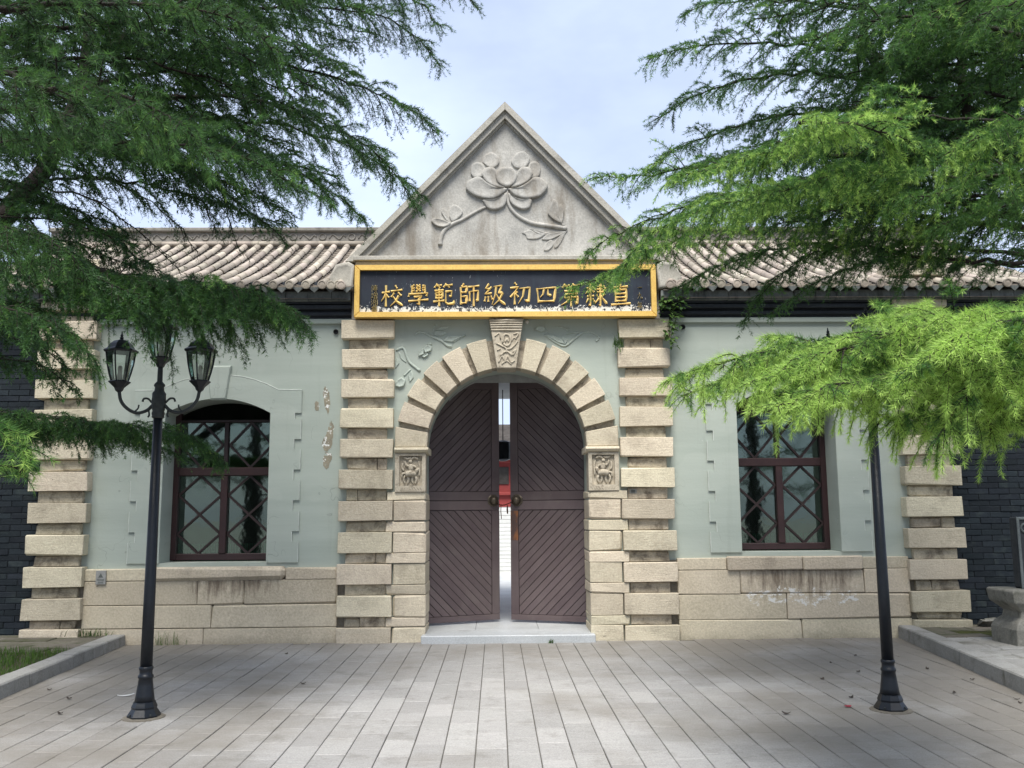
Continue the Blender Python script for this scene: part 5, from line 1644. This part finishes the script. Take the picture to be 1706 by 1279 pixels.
# bare drooping twigs above the roof
for l in ([(80, 265, -3.6), (180, 300, -3.5), (270, 350, -3.4), (330, 420, -3.4)], [(70, 310, -3.8), (150, 330, -3.8), (230, 385, -3.8), (300, 450, -3.8)],
          [(270, 265, -3.6), (320, 310, -3.6), (360, 390, -3.6)], [(200, 245, -3.3), (300, 290, -3.3), (370, 350, -3.3), (400, 420, -3.3)]):
    fan(TL, pts(l), r0=.010, sec=.4, tint=0.08, tip=.1, droop=1.3, dens=6, nd=120)
fan(TL, pts([(60, 330, -4.4), (130, 370, -4.4), (210, 410, -4.4), (290, 470, -4.4)]), r0=.02, sec=.45, tint=0.08, tip=.1, droop=1.2, dens=7)
# near limbs, upper left
fan(TL, pts([(-160, 90, -8.3), (0, 120, -8.4), (130, 140, -8.4), (230, 165, -8.5), (320, 215, -8.5), (350, 255, -8.5)]), pend=22, r0=.02, sec=.30, tint=0.19, tip=.35, droop=1.0, dens=12, twl=.7)
fan(TL, pts([(-150, 30, -8.0), (60, 10, -7.8), (200, 10, -7.7), (330, 20, -7.6), (420, 45, -7.6), (455, 85, -7.6)]), pend=22, r0=.02, sec=.35, tint=0.15, tip=.3, droop=1.3, dens=10, twl=.8)
fan(TL, pts([(-120, 190, -7.8), (20, 180, -7.8), (140, 190, -7.8), (240, 220, -7.8)]), pend=22, r0=.015, sec=.3, tint=0.13, tip=.25, droop=1.0, dens=9, twl=.8)
fan(TL, pts([(-100, -40, -5.5), (100, -50, -5.4), (280, -50, -5.3), (440, -20, -5.2), (520, 20, -5.2)]), pend=22, r0=.03, sec=.8, tint=0.11, tip=.2, droop=1.1)
fan(TL, pts([(-80, 120, -5.2), (20, 60, -5.0), (60, 0, -5.0), (80, -80, -5.0)]), pend=22, r0=.03, sec=.7, tint=0.09, tip=.15, droop=.8)
fan(TL, pts([(-100, 260, -5.4), (0, 240, -5.4), (90, 230, -5.4), (170, 250, -5.4)]), pend=22, r0=.025, sec=.45, tint=0.10, tip=.15, droop=1.0)
fan(TL, pts([(-100, 300, -4.8), (-20, 300, -4.8), (60, 320, -4.8), (120, 360, -4.8)]), pend=22, r0=.02, sec=.4, tint=0.08, tip=.12, droop=1.0)
# middle-left curtain of long shoots
fan(TL, pts([(-200, 360, -7.0), (-60, 365, -7.0), (40, 380, -7.0), (110, 415, -7.0), (140, 450, -7.0)]), pend=22, r0=.02, sec=.42, tint=0.19, tip=.32, droop=2.2, dens=11, hang=1.6, twl=1.1)
fan(TL, pts([(-150, 400, -5.4), (0, 415, -5.4), (120, 460, -5.3), (210, 500, -5.3), (240, 560, -5.3)]), pend=22, r0=.02, sec=.5, tint=0.15, tip=.3, droop=2.0, dens=8, hang=1.5)
fan(TL, pts([(-120, 500, -5.8), (0, 510, -5.8), (90, 540, -5.8), (160, 600, -5.8)]), pend=22, r0=.015, sec=.5, tint=0.15, tip=.3, droop=2.2, dens=7, hang=1.5, twl=1.2)
# the long low limb in front of the lamp
fan(TL, pts([(20, 390, -4.6), (120, 430, -4.8), (220, 470, -4.9), (330, 480, -4.9), (430, 492, -4.9), (480, 510, -4.9), (512, 545, -4.9)]), r0=.045, sec=.80, tint=0.14, tip=.3, droop=2.0, dens=14, start=.28, hang=1.7, twl=1.2)
fan(TL, pts([(150, 450, -4.7), (280, 475, -4.6), (390, 490, -4.6), (470, 515, -4.6)]), r0=.02, sec=.72, tint=0.13, tip=.25, droop=2.2, dens=11, hang=1.7, twl=1.2)
# low limb behind the lamp post
fan(TL, pts([(-140, 670, -3.0), (-20, 685, -2.9), (100, 698, -2.8), (200, 708, -2.8), (290, 722, -2.8), (345, 745, -2.8), (378, 772, -2.8)]), r0=.02, sec=.46, tint=0.17, tip=.35, droop=1.6, dens=20, hang=1.4, twl=1.2)
fan(TL, pts([(-140, 690, -2.6), (0, 705, -2.6), (120, 712, -2.6), (230, 730, -2.6), (300, 760, -2.6)]), r0=.015, sec=.42, tint=0.13, tip=.25, droop=1.6, dens=16, hang=1.4, twl=1.2)
# very near tips at the left edge
fan(TL, pts([(-200, 700, -9.0), (-70, 700, -9.0), (0, 722, -9.0), (46, 765, -9.0)]), r0=.006, sec=.12, tint=0.45, tip=.45, droop=.8, dens=16, twl=.5, nd=600)
fan(TL, pts([(-200, 770, -9.0), (-60, 765, -9.0), (10, 775, -9.0), (42, 785, -9.0)]), r0=.005, sec=.10, tint=0.45, tip=.45, droop=.6, dens=16, twl=.5, nd=600)
# inner and far tiers of the crown, shade put into their low tint
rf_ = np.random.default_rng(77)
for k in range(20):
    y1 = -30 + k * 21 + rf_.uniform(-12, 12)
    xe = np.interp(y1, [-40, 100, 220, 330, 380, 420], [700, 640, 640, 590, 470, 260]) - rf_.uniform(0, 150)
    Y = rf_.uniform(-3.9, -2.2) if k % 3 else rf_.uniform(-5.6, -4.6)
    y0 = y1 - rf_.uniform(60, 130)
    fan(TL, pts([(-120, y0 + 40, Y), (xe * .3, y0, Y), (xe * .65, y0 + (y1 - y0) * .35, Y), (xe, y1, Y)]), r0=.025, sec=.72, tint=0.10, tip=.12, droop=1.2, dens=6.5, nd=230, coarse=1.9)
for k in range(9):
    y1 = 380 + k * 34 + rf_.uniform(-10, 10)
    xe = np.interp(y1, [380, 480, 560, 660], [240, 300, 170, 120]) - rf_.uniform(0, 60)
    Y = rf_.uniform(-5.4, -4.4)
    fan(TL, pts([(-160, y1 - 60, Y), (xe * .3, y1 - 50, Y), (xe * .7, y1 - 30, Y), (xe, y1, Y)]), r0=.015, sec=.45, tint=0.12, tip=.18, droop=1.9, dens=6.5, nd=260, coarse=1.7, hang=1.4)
# limbs out of the picture: the rest of the tree
rr = np.random.default_rng(2)
for k in range(26):
    z = 2.6 + k * .33
    a = rr.uniform(0, 2 * np.pi)
    if math.cos(a) > .35 and z < 6.2:
        a += np.pi
    ln = (3.6 - .20 * k * .8) * rr.uniform(.8, 1.1)
    ln = max(ln, .8)
    d = np.array([math.cos(a), math.sin(a)])
    fan(TL, [(LT_[0], LT_[1], z), (LT_[0] + d[0] * ln * .4, LT_[1] + d[1] * ln * .4, z + .25), (LT_[0] + d[0] * ln * .8, LT_[1] + d[1] * ln * .8, z + .15), (LT_[0] + d[0] * ln, LT_[1] + d[1] * ln, z - .15)],
        r0=.05, sec=.8, tint=0.18, tip=.2, dens=6)
TL.build('cedar_tree', (LT_[0], LT_[1], .08), [(LT_[0], LT_[1], .0), (LT_[0] + .05, LT_[1], 2), (LT_[0] - .05, LT_[1] + .05, 5), (LT_[0], LT_[1], 8), (LT_[0], LT_[1], 11.5)], .24,
         'dark green cedar on the left with drooping limbs over the roof and lamp')

# ---- right cedar
RT_ = (6.9, -5.6)
TR = Tree(23)
# low limbs near the camera; high tint holds new growth and painted-in sunlight
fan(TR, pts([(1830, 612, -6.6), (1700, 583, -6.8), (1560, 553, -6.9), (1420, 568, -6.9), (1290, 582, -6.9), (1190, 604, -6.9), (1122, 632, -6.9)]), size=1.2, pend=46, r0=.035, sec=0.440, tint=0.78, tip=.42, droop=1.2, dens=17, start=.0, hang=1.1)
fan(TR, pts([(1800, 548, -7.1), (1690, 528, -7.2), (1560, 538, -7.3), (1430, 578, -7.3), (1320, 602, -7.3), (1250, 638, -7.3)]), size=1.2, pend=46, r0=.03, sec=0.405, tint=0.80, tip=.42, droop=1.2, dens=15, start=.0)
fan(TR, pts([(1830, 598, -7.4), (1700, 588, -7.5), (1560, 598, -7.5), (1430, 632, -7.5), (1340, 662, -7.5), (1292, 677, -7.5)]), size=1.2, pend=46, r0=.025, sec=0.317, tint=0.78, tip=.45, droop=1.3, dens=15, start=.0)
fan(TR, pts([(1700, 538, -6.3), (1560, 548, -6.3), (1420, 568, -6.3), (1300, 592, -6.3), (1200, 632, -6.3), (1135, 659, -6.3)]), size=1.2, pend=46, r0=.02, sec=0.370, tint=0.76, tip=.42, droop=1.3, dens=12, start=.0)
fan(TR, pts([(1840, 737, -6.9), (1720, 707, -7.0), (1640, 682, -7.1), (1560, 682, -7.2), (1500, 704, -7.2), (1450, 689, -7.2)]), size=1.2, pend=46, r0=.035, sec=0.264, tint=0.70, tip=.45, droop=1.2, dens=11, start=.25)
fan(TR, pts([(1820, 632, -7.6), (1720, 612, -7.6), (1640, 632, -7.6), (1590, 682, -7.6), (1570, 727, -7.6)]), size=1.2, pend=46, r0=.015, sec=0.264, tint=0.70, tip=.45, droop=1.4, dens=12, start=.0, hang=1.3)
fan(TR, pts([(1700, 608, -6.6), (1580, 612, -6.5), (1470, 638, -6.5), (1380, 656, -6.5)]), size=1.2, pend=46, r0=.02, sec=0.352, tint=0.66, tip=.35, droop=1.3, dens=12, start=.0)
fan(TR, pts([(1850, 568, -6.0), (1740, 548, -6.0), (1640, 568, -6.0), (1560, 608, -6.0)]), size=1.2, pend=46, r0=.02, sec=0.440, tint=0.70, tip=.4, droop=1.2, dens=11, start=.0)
# limbs in front of the gable and the board
def B(l, **k):
    if 1450 < l[0][0] < 1760:                 # carry the bare wood back towards the trunk
        L0 = l[0][0] - l[-1][0]
        k['start'] = max(k.get('start', .12), .85 * (1880 - l[0][0]) / (1880 - l[0][0] + L0))
        l = [(1880, l[0][1] + 12, l[0][2])] + l
    fan(TR, pts(l), **k)
B([(1800, 330, -5.2), (1560, 270, -4.6), (1360, 255, -4.3), (1190, 275, -4.1), (1080, 292, -4.0), (990, 298, -4.0)], r0=.045, sec=.72, tint=0.54, tip=.35, droop=1.1, dens=10)
B([(1750, 380, -5.0), (1520, 320, -4.5), (1330, 310, -4.2), (1180, 335, -4.1), (1060, 375, -4.0), (975, 425, -4.0)], r0=.04, sec=.75, tint=0.54, tip=.35, droop=1.2, dens=10)
B([(1600, 370, -4.4), (1400, 340, -4.2), (1230, 365, -4.2), (1100, 410, -4.2), (1000, 460, -4.2), (945, 480, -4.2)], r0=.03, sec=.6, tint=0.57, tip=.36, droop=1.5, dens=11, hang=1.2)
B([(1500, 330, -4.9), (1350, 310, -5.1), (1220, 330, -5.2), (1120, 370, -5.2), (1060, 420, -5.2), (1030, 470, -5.2)], r0=.025, sec=.55, tint=0.57, tip=.38, droop=1.4, dens=10, hang=1.2)
B([(1560, 430, -3.9), (1400, 405, -3.6), (1270, 420, -3.5), (1180, 450, -3.5), (1120, 485, -3.5)], r0=.03, sec=.55, tint=0.27, tip=.2, droop=1.3, dens=8)
B([(1650, 420, -3.8), (1480, 400, -3.6), (1340, 430, -3.5), (1270, 490, -3.5), (1235, 540, -3.5)], r0=.03, sec=.5, tint=0.23, tip=.2, droop=1.5, dens=8)
B([(1640, 440, -3.2), (1500, 430, -3.0), (1400, 450, -3.0), (1330, 490, -3.0), (1280, 525, -3.0)], r0=.02, sec=.5, tint=0.23, tip=.2, droop=1.4, dens=8)
B([(1880, 430, -3.4), (1790, 410, -3.2), (1720, 420, -3.2), (1650, 445, -3.2)], r0=.03, sec=.5, tint=0.21, tip=.15, droop=1.3, dens=9)
# bright arching pieces at the right
B([(1500, 195, -6.2), (1420, 200, -6.3), (1350, 215, -6.3), (1280, 250, -6.3), (1200, 275, -6.2), (1120, 300, -6.2)], pend=26, r0=.015, sec=.34, tint=0.59, tip=.4, droop=1.0, dens=13, start=0)
B([(1330, 205, -6.4), (1410, 205, -6.5), (1480, 222, -6.6), (1530, 240, -6.6), (1568, 252, -6.6)], pend=26, r0=.012, sec=.30, tint=0.61, tip=.42, droop=1.1, dens=13, start=0)
B([(1850, 170, -6.6), (1740, 190, -6.7), (1660, 215, -6.8), (1600, 250, -6.8), (1572, 275, -6.8)], pend=26, r0=.018, sec=.36, tint=0.57, tip=.4, droop=1.1, dens=13, start=0)
B([(1500, 290, -5.8), (1400, 290, -5.9), (1330, 310, -6.0), (1250, 330, -6.0), (1180, 350, -6.0)], pend=26, r0=.015, sec=.36, tint=0.50, tip=.4, droop=1.1, dens=11, start=0)
B([(1850, 300, -6.2), (1720, 290, -6.2), (1620, 300, -6.2), (1540, 330, -6.2), (1480, 335, -6.2)], pend=26, r0=.02, sec=.42, tint=0.43, tip=.35, droop=1.1, dens=10)
B([(1850, 350, -5.6), (1740, 340, -5.6), (1640, 350, -5.6), (1560, 380, -5.6)], pend=26, r0=.02, sec=.5, tint=0.34, tip=.3, droop=1.2, dens=9)
# upper tiers
B([(1800, 200, -4.6), (1600, 130, -4.3), (1420, 85, -4.1), (1270, 70, -4.0), (1150, 78, -4.0), (1078, 98, -4.0)], r0=.045, sec=.72, tint=0.35, tip=.25, droop=1.1, dens=9)
B([(1780, 230, -4.4), (1560, 165, -4.0), (1390, 125, -3.8), (1260, 130, -3.7), (1160, 160, -3.7), (1090, 200, -3.7)], r0=.04, sec=.72, tint=0.33, tip=.25, droop=1.1, dens=9)
B([(1760, 260, -4.0), (1540, 205, -3.6), (1380, 185, -3.4), (1250, 205, -3.3), (1150, 240, -3.3), (1080, 275, -3.3)], r0=.04, sec=.68, tint=0.32, tip=.22, droop=1.1, dens=9)
B([(1700, 270, -3.6), (1500, 235, -3.3), (1340, 235, -3.1), (1210, 262, -3.0), (1110, 295, -3.0)], r0=.03, sec=.62, tint=0.30, tip=.2, droop=1.1, dens=8)
B([(1800, 100, -4.8), (1580, 40, -4.4), (1420, 15, -4.2), (1290, 0, -4.2), (1190, 5, -4.2), (1140, 25, -4.2)], r0=.04, sec=.65, tint=0.35, tip=.25, droop=1.1, dens=9)
B([(1750, 30, -5.0), (1550, -30, -4.8), (1380, -50, -4.8), (1240, -40, -4.8), (1160, -10, -4.8)], r0=.035, sec=.6, tint=0.33, tip=.25, droop=1.1, dens=8)
B([(1850, 120, -5.8), (1700, 60, -5.8), (1560, 30, -5.8), (1430, 40, -5.8), (1330, 70, -5.8)], r0=.03, sec=.6, tint=0.35, tip=.25, droop=1.1, dens=9)
B([(1850, 20, -6.2), (1720, -10, -6.2), (1600, 0, -6.2), (1520, 40, -6.2), (1480, 90, -6.2)], r0=.02, sec=.5, tint=0.36, tip=.3, droop=1.3, dens=9)
B([(1900, 60, -7.4), (1780, 10, -7.4), (1680, 0, -7.4), (1640, 30, -7.4)], r0=.02, sec=.4, tint=0.39, tip=.3, droop=1.4, dens=8)
B([(1850, 160, -5.0), (1720, 110, -5.0), (1600, 90, -5.0), (1500, 105, -5.0), (1420, 140, -5.0)], r0=.03, sec=.6, tint=0.27, tip=.2, droop=1.1, dens=9)
B([(1850, 230, -4.2), (1720, 200, -4.0), (1600, 180, -4.0), (1500, 190, -4.0)], r0=.03, sec=.6, tint=0.21, tip=.15, droop=1.1, dens=8)
B([(1850, 260, -3.4), (1720, 240, -3.2), (1600, 230, -3.2), (1480, 250, -3.2), (1380, 270, -3.2)], r0=.03, sec=.6, tint=0.21, tip=.15, droop=1.1, dens=8)
B([(1850, 120, -3.4), (1720, 90, -3.2), (1600, 80, -3.2), (1500, 90, -3.2), (1400, 100, -3.2)], r0=.03, sec=.6, tint=0.21, tip=.15, droop=1.1, dens=8)
B([(1850, 20, -3.6), (1700, 0, -3.6), (1580, -10, -3.6), (1480, 10, -3.6)], r0=.03, sec=.6, tint=0.23, tip=.15, droop=1.1, dens=8)
for k in range(23):  # inner tiers on this side, shade put into the low tint
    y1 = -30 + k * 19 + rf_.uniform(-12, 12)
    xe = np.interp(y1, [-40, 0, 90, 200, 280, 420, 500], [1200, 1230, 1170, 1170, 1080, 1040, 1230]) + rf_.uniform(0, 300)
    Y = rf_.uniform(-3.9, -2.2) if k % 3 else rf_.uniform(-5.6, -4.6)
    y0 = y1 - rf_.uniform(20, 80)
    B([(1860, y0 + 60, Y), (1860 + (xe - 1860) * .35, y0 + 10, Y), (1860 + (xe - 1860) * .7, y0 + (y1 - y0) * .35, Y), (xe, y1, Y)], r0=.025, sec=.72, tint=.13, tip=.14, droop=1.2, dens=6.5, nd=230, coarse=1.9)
# more of the low tier, sunlight put into its high tint
for l, sc_ in (([(1850, 600, -7.0), (1720, 560, -7.1), (1600, 550, -7.1), (1480, 575, -7.1), (1370, 620, -7.1), (1290, 660, -7.1)], .42), ([(1850, 640, -6.4), (1720, 610, -6.4), (1600, 600, -6.4), (1480, 620, -6.4), (1380, 650, -6.4), (1300, 690, -6.4)], .45),
               ([(1860, 570, -7.7), (1760, 540, -7.7), (1680, 540, -7.7), (1600, 560, -7.7), (1530, 610, -7.7)], .32), ([(1860, 640, -7.3), (1760, 630, -7.3), (1660, 640, -7.3), (1560, 665, -7.3), (1490, 700, -7.3)], .34), ([(1600, 575, -6.0), (1480, 585, -6.0), (1360, 600, -6.0), (1250, 620, -6.0), (1170, 655, -6.0)], .42)):
    B(l, r0=.02, size=1.25, sec=sc_, tint=.76, tip=.28, droop=1.3, dens=12, start=0, nd=400, coarse=1.35)
# rising secondary stems
for l in ([(1480, 160, -3.9), (1455, 100, -3.9), (1437, 40, -3.9), (1435, -60, -3.9)], [(1540, 250, -3.6), (1522, 190, -3.6), (1515, 120, -3.6), (1505, 20, -3.6)], [(1625, 240, -4.2), (1605, 160, -4.2), (1600, 80, -4.2), (1590, -40, -4.2)]):
    q = np.array([tuple(v) for v in catmull(pts(l), 6)])[None]
    TR.tubes(q, np.linspace(.045, .025, q.shape[1])[None], 8)
for k in range(26):
    z = 3.0 + k * .33
    a = rr.uniform(0, 2 * np.pi)
    if math.cos(a) < -.35 and z < 6.4:
        a += np.pi
    ln = max((3.6 - .16 * k) * rr.uniform(.8, 1.1), .8)
    d = np.array([math.cos(a), math.sin(a)])
    fan(TR, [(RT_[0], RT_[1], z), (RT_[0] + d[0] * ln * .4, RT_[1] + d[1] * ln * .4, z + .25), (RT_[0] + d[0] * ln * .8, RT_[1] + d[1] * ln * .8, z + .15), (RT_[0] + d[0] * ln, RT_[1] + d[1] * ln, z - .15)],
        r0=.05, sec=.8, tint=.25, tip=.2, dens=6)
TR.build('cedar_tree', (RT_[0], RT_[1], .10), [(RT_[0], RT_[1], .0), (RT_[0] + .05, RT_[1], 2), (RT_[0] - .05, RT_[1] + .05, 5), (RT_[0], RT_[1], 8), (RT_[0], RT_[1], 11.5)], .26,
         'bright green cedar on the right with one sunlit limb across the lamp post')

# ---- two more cedars of the avenue, beside and behind the viewer (they shade the forecourt and mirror in the panes)
for seed, (bx, by), lab in ((41, (-6.6, -11.6), 'cedar of the avenue standing left of the viewer'), (43, (7.0, -12.6), 'cedar of the avenue standing right of the viewer'), (47, (-3.6, -19.5), 'cedar standing behind the viewer')):
    T_ = Tree(seed)
    for k in range(30):
        z = 2.0 + k * .32
        a = k * 2.4 + rr.uniform(-.5, .5)
        ln = max((3.9 - .11 * k) * rr.uniform(.85, 1.1), .8)
        d = (math.cos(a), math.sin(a))
        if abs(bx + d[0] * ln) < 2.3:
            ln *= .7
        T_.limb([(bx, by, z), (bx + d[0] * ln * .4, by + d[1] * ln * .4, z + .25), (bx + d[0] * ln * .8, by + d[1] * ln * .8, z + .15), (bx + d[0] * ln, by + d[1] * ln, z - .2)],
                r0=.05, sec=.9, tint=.2, tip=.2, dens=5, nd=190)
    T_.build('cedar_tree', (bx, by, .0), [(bx, by, -.05), (bx + .05, by, 3), (bx, by + .05, 7), (bx, by, 12)], .25, lab)

# ================================================================ SMALL THINGS
# courtyard hall seen through the gap of the doors
hall = tag(empty('courtyard_hall', (0, 12, 0)), 'white and red courtyard hall glimpsed between the door leaves', 'building')
def hp(mb, n, m):
    o = mb.build(n, m, hall); o.matrix_parent_inverse = Matrix.Translation((0, -12, 0)); return o
hp(MB().box(-3.5, 3.5, 12.02, 15, 0, 1.72), 'wall', M['grey_board'])
for i in range(17):
    hp(MB().cbox(-3.5 + .0, 3.5, 12.0 + rnd.uniform(-.004, .004), 12.1, i * .1 + .004, i * .1 + .096, .006), 'brick_course', M['white_plaster'])
hp(MB().cbox(-3.5, 3.5, 11.96, 12.1, 2.02, 2.1, .01), 'ledge', M['red_paint'])
hp(MB().cbox(-3.5, 3.5, 11.98, 12.1, 2.86, 2.94, .01), 'ledge', M['red_paint'])
hp(MB().box(-3.5, 3.5, 12.05, 15, 1.72, 3.1), 'red_wall', M['red_paint'])
for i in range(9):
    hp(MB().cbox(-3.3 + i * .76, -2.85 + i * .76, 12.02, 12.1, 2.3, 2.75, .01), 'window', M['roof_dark'])
hp(MB().add([(-4, 11.6, 3.05), (4, 11.6, 3.05), (4, 13.5, 4.0), (-4, 13.5, 4.0), (-4, 15.5, 3.05), (4, 15.5, 3.05)], [(0, 1, 2, 3), (3, 2, 5, 4), (0, 4, 5, 1), (0, 3, 4), (1, 5, 2)]), 'roof', M['roof_dark'])
yard = MB().box(-12, 12, 5.52, 40, -.055, .01).build('courtyard', M['marble']); tag(yard, kind='structure')
lan = tag(empty('hanging_lantern', (-.02, 4.2, 2.65)), 'dark lantern hanging in the passage behind the doors', 'lantern')
o = MB().lathe([(.05, -.18), (.14, -.15), (.15, 0), (.14, .15), (.05, .18)], sides=8).build('lantern_body', M['lamp_metal'], lan)
o = MB().tube([(0, 0, .18), (0, 0, 1.08)], .008, 5).build('cord', M['lamp_metal'], lan)

# stone tablet on its waisted base, at the right edge
ped = tag(empty('stone_pedestal', (5.92, -1.45, .12)), 'weathered waisted stone pedestal at the right edge carrying a dark tablet', 'pedestal')
pb = MB()
def ring4(hx, hy, z):
    return [(-hx, -hy, z), (hx, -hy, z), (hx, hy, z), (-hx, hy, z)]
prof = [(.50, .26, 0), (.50, .26, .18), (.47, .24, .24), (.40, .19, .30), (.39, .18, .36), (.43, .21, .40), (.50, .26, .46), (.52, .27, .58), (.50, .26, .60)]
vs = [p for a in prof for p in ring4(*a)]
fs = [(i * 4 + k, i * 4 + (k + 1) % 4, i * 4 + 4 + (k + 1) % 4, i * 4 + 4 + k) for i in range(len(prof) - 1) for k in range(4)] + [(0, 3, 2, 1), tuple(range(len(vs) - 4, len(vs)))]
o = pb.add(vs, fs).build('base', M['old_stone'], ped)
bv = o.modifiers.new('bevel', 'BEVEL'); bv.width = .018; bv.segments = 2
tb = tag(empty('stone_tablet', (5.98, -1.45, .72)), 'dark carved stone tablet standing on the pedestal at the right edge', 'tablet')
o = MB().cbox(-.36, .36, -.07, .07, 0, .78, .015, .004).build('slab', M['tablet'], tb)
for (a, b, c, d) in ((-.36, -.33, 0, .78), (.33, .36, 0, .78), (-.33, .33, .75, .78), (-.33, .33, 0, .03)):
    MB().cbox(a, b, -.085, -.068, c, d, .004).build('border', M['tablet_edge'], tb)
for xx in (-.27, .27):
    m = MB().tube([(.045 * math.cos(a), 0, .045 * math.sin(a)) for a in [i * math.pi / 6 for i in range(13)]], .014, 6, False)
    o = m.build('rosette', M['tablet_edge'], tb, True); o.location = (xx, -.075, .66)
o = tag(MB().cbox(-.13, .13, -.1, .1, 0, .10, .02, .012).build('rubble_stone', M['old_stone']), 'loose grey stone block lying beside the right outer pier', 'stone')
o.location = (6.03, -.02, .13); o.rotation_euler = (0, .05, .1)

# vine beside the board
vine = tag(empty('climbing_plant', at(1120, 560, -.02)), 'leafy climbing plant hanging beside the right end of the board', 'plant', kind=None)
vb = Vector(vine.location)
def leaf_mesh(tint):
    n = 5
    prof = [0, .34, .5, .42, .22, 0]
    vs, fs = [], []
    for i, w in enumerate(prof):
        t = i / n
        z = -.12 * t * t
        vs += [(-w * .55, t, z + .12 * w), (0, t, z), (w * .55, t, z + .12 * w)]
    for i in range(n):
        fs += [(3 * i, 3 * i + 1, 3 * i + 4, 3 * i + 3), (3 * i + 1, 3 * i + 2, 3 * i + 5, 3 * i + 4)]
    me = MB().add(vs, fs).mesh('leaf', True)
    a = me.attributes.new('tint', 'FLOAT', 'POINT'); a.data.foreach_set('value', [tint] * len(me.vertices))
    me.materials.append(M['vine'])
    return me
LM = [leaf_mesh(t) for t in (.15, .35, .55, .85)]
sm = MB()
stems = [[(1112, 545), (1120, 510), (1128, 478), (1135, 470)], [(1118, 560), (1130, 520), (1142, 495)], [(1125, 480), (1118, 520), (1115, 555), (1122, 575)], [(1120, 490), (1108, 500), (1100, 515)]]
for s_ in stems:
    q = catmull([at(x, y, -.05) for x, y in s_], 6)
    sm.tube([v - vb for v in q], .004, 4)
    for v in q:
        for _ in range(3):
            o = link('leaf', rnd.choice(LM), None, vine)
            sc = rnd.uniform(.055, .105)
            o.scale = (sc, sc, sc)
            o.location = v - vb + Vector((rnd.uniform(-.06, .06), rnd.uniform(-.10, .02), rnd.uniform(-.05, .05)))
            o.rotation_euler = (rnd.uniform(-.9, .1), rnd.uniform(-.5, .5), rnd.uniform(1.8, 4.6))
sm.build('stem', M['bark'], vine)
for (lab, px, py, Y, n, h, spread, nm, z) in (('small fern tuft growing from the joint of the right inner pillar', 1030, 575, -.01, 46, .12, .035, 'wall_fern', None),
                                             ('grass tuft at the foot of the left plinth by the lamp', 275, 1078, .02, 40, .17, .09, 'weed_tuft', 0.0),
                                             ('leafy weed where the left kerb meets the plinth', 150, 1058, -.02, 60, .10, .16, 'weed_tuft', .12),
                                             ('tiny yellow green weed at the edge of the marble threshold', 918, 1066, -.16, 16, .05, .02, 'weed_tuft', 0.0)):
    p = at(px, py, Y)
    sp = [(rg.normal(0, spread), rg.normal(0, .02), rg.normal(0, spread) if z is None else 0) for _ in range(n)]
    o = tag(link(nm, blades(sp, h, .012 if h < .15 else .005, nm, M['vine'] if h < .15 else M['grass'], .9, seed=n)), lab, 'weed')
    o.location = (p[0], p[1], p[2] if z is None else z)

# small plates
p = at(168, 962, .04)
pl = tag(empty('wall_plate', p), 'small grey notice plate fixed on the left plinth near the pier', 'plate')
MB().cbox(-.062, .062, -.006, .02, -.085, .085, .003).build('plate', M['plate'], pl)
ik = MB()
ik.prism([(-.03, .0), (.03, .0), (.0, .055)], -.008, -.004)
for z, w in ((-.022, .045), (-.035, .04), (-.055, .03), (-.066, .035)):
    ik.box(-w, w, -.008, -.004, z - .003, z + .003)
ik.build('plate_print', M['plate_ink'], pl)
p = at(1055, 818, .07)
pl = tag(empty('pillar_sticker', p), 'small dark sticker on a narrow course of the right inner pillar', 'sticker')
MB().cbox(-.045, .045, -.004, .015, -.03, .03, .002).build('sticker', M['plate'], pl)
MB().box(-.028, .022, -.0065, -.0035, -.02, .018).build('sticker_print', M['plate_ink'], pl)

# litter on the paving
def scrap(name, gx, gy, lx_, ly_, m, label, cat, group=None, curl=.3, rz_=0.0):
    mb = MB()
    vs, n = [], 6
    for i in range(n + 1):
        t = i / n
        w = ly_ * (math.sin(math.pi * (.08 + .84 * t)))
        z = .004 + curl * lx_ * (t - .5) ** 2
        vs += [(lx_ * (t - .5), -w / 2, z), (lx_ * (t - .5), w / 2, z + .002), (lx_ * (t - .5), -w / 2, z + .003), (lx_ * (t - .5), w / 2, z + .005)]
    fs = []
    for i in range(n):
        a, b = 4 * i, 4 * i + 4
        fs += [(a, b, b + 1, a + 1), (a + 2, a + 3, b + 3, b + 2), (a, a + 2, b + 2, b), (a + 1, b + 1, b + 3, a + 3)]
    o = tag(mb.add(vs, fs).build(name, m), label, cat, group)
    o.location = (gx, gy, .002); o.rotation_euler = (0, 0, rz_)
    return o
scrap('paper_scrap', -3.44, -3.17, .14, .03, M['paper'], 'curled white scrap lying on the paving left of the lamp', 'litter', rz_=.5)
scrap('red_petal', 2.72, -3.94, .055, .05, M['red_petal'], 'red petal lying on the paving left of the right lamp', 'petal')
def gpx(px, py):
    d = (px - 853.0) / F_PX * _r - (py - 639.5) / F_PX * _u + _f
    t = -CAM[2] / d[2]
    return CAM[0] + d[0] * t, CAM[1] + d[1] * t
for (px, py) in ((1425, 1093), (1430, 1120), (1384, 1105), (1370, 1132), (1545, 1115), (1620, 1133), (1590, 1155), (1694, 1166), (1700, 1172), (1418, 1163), (115, 1165), (82, 1150), (477, 1090), (100, 1190), (505, 1140), (1310, 1190)):
    x, y = gpx(px, py)
    if x > KR(y) - .03: x = KR(y) - .06
    if x < KL(y) + .03: x = KL(y) + .06
    scrap('dead_leaf', x, y, rnd.uniform(.04, .07), rnd.uniform(.02, .035), M['dead_leaf'], 'small dry dark leaf fallen on the paving', 'leaf', 'dry leaves scattered on the paving', .8, rnd.uniform(0, 6))
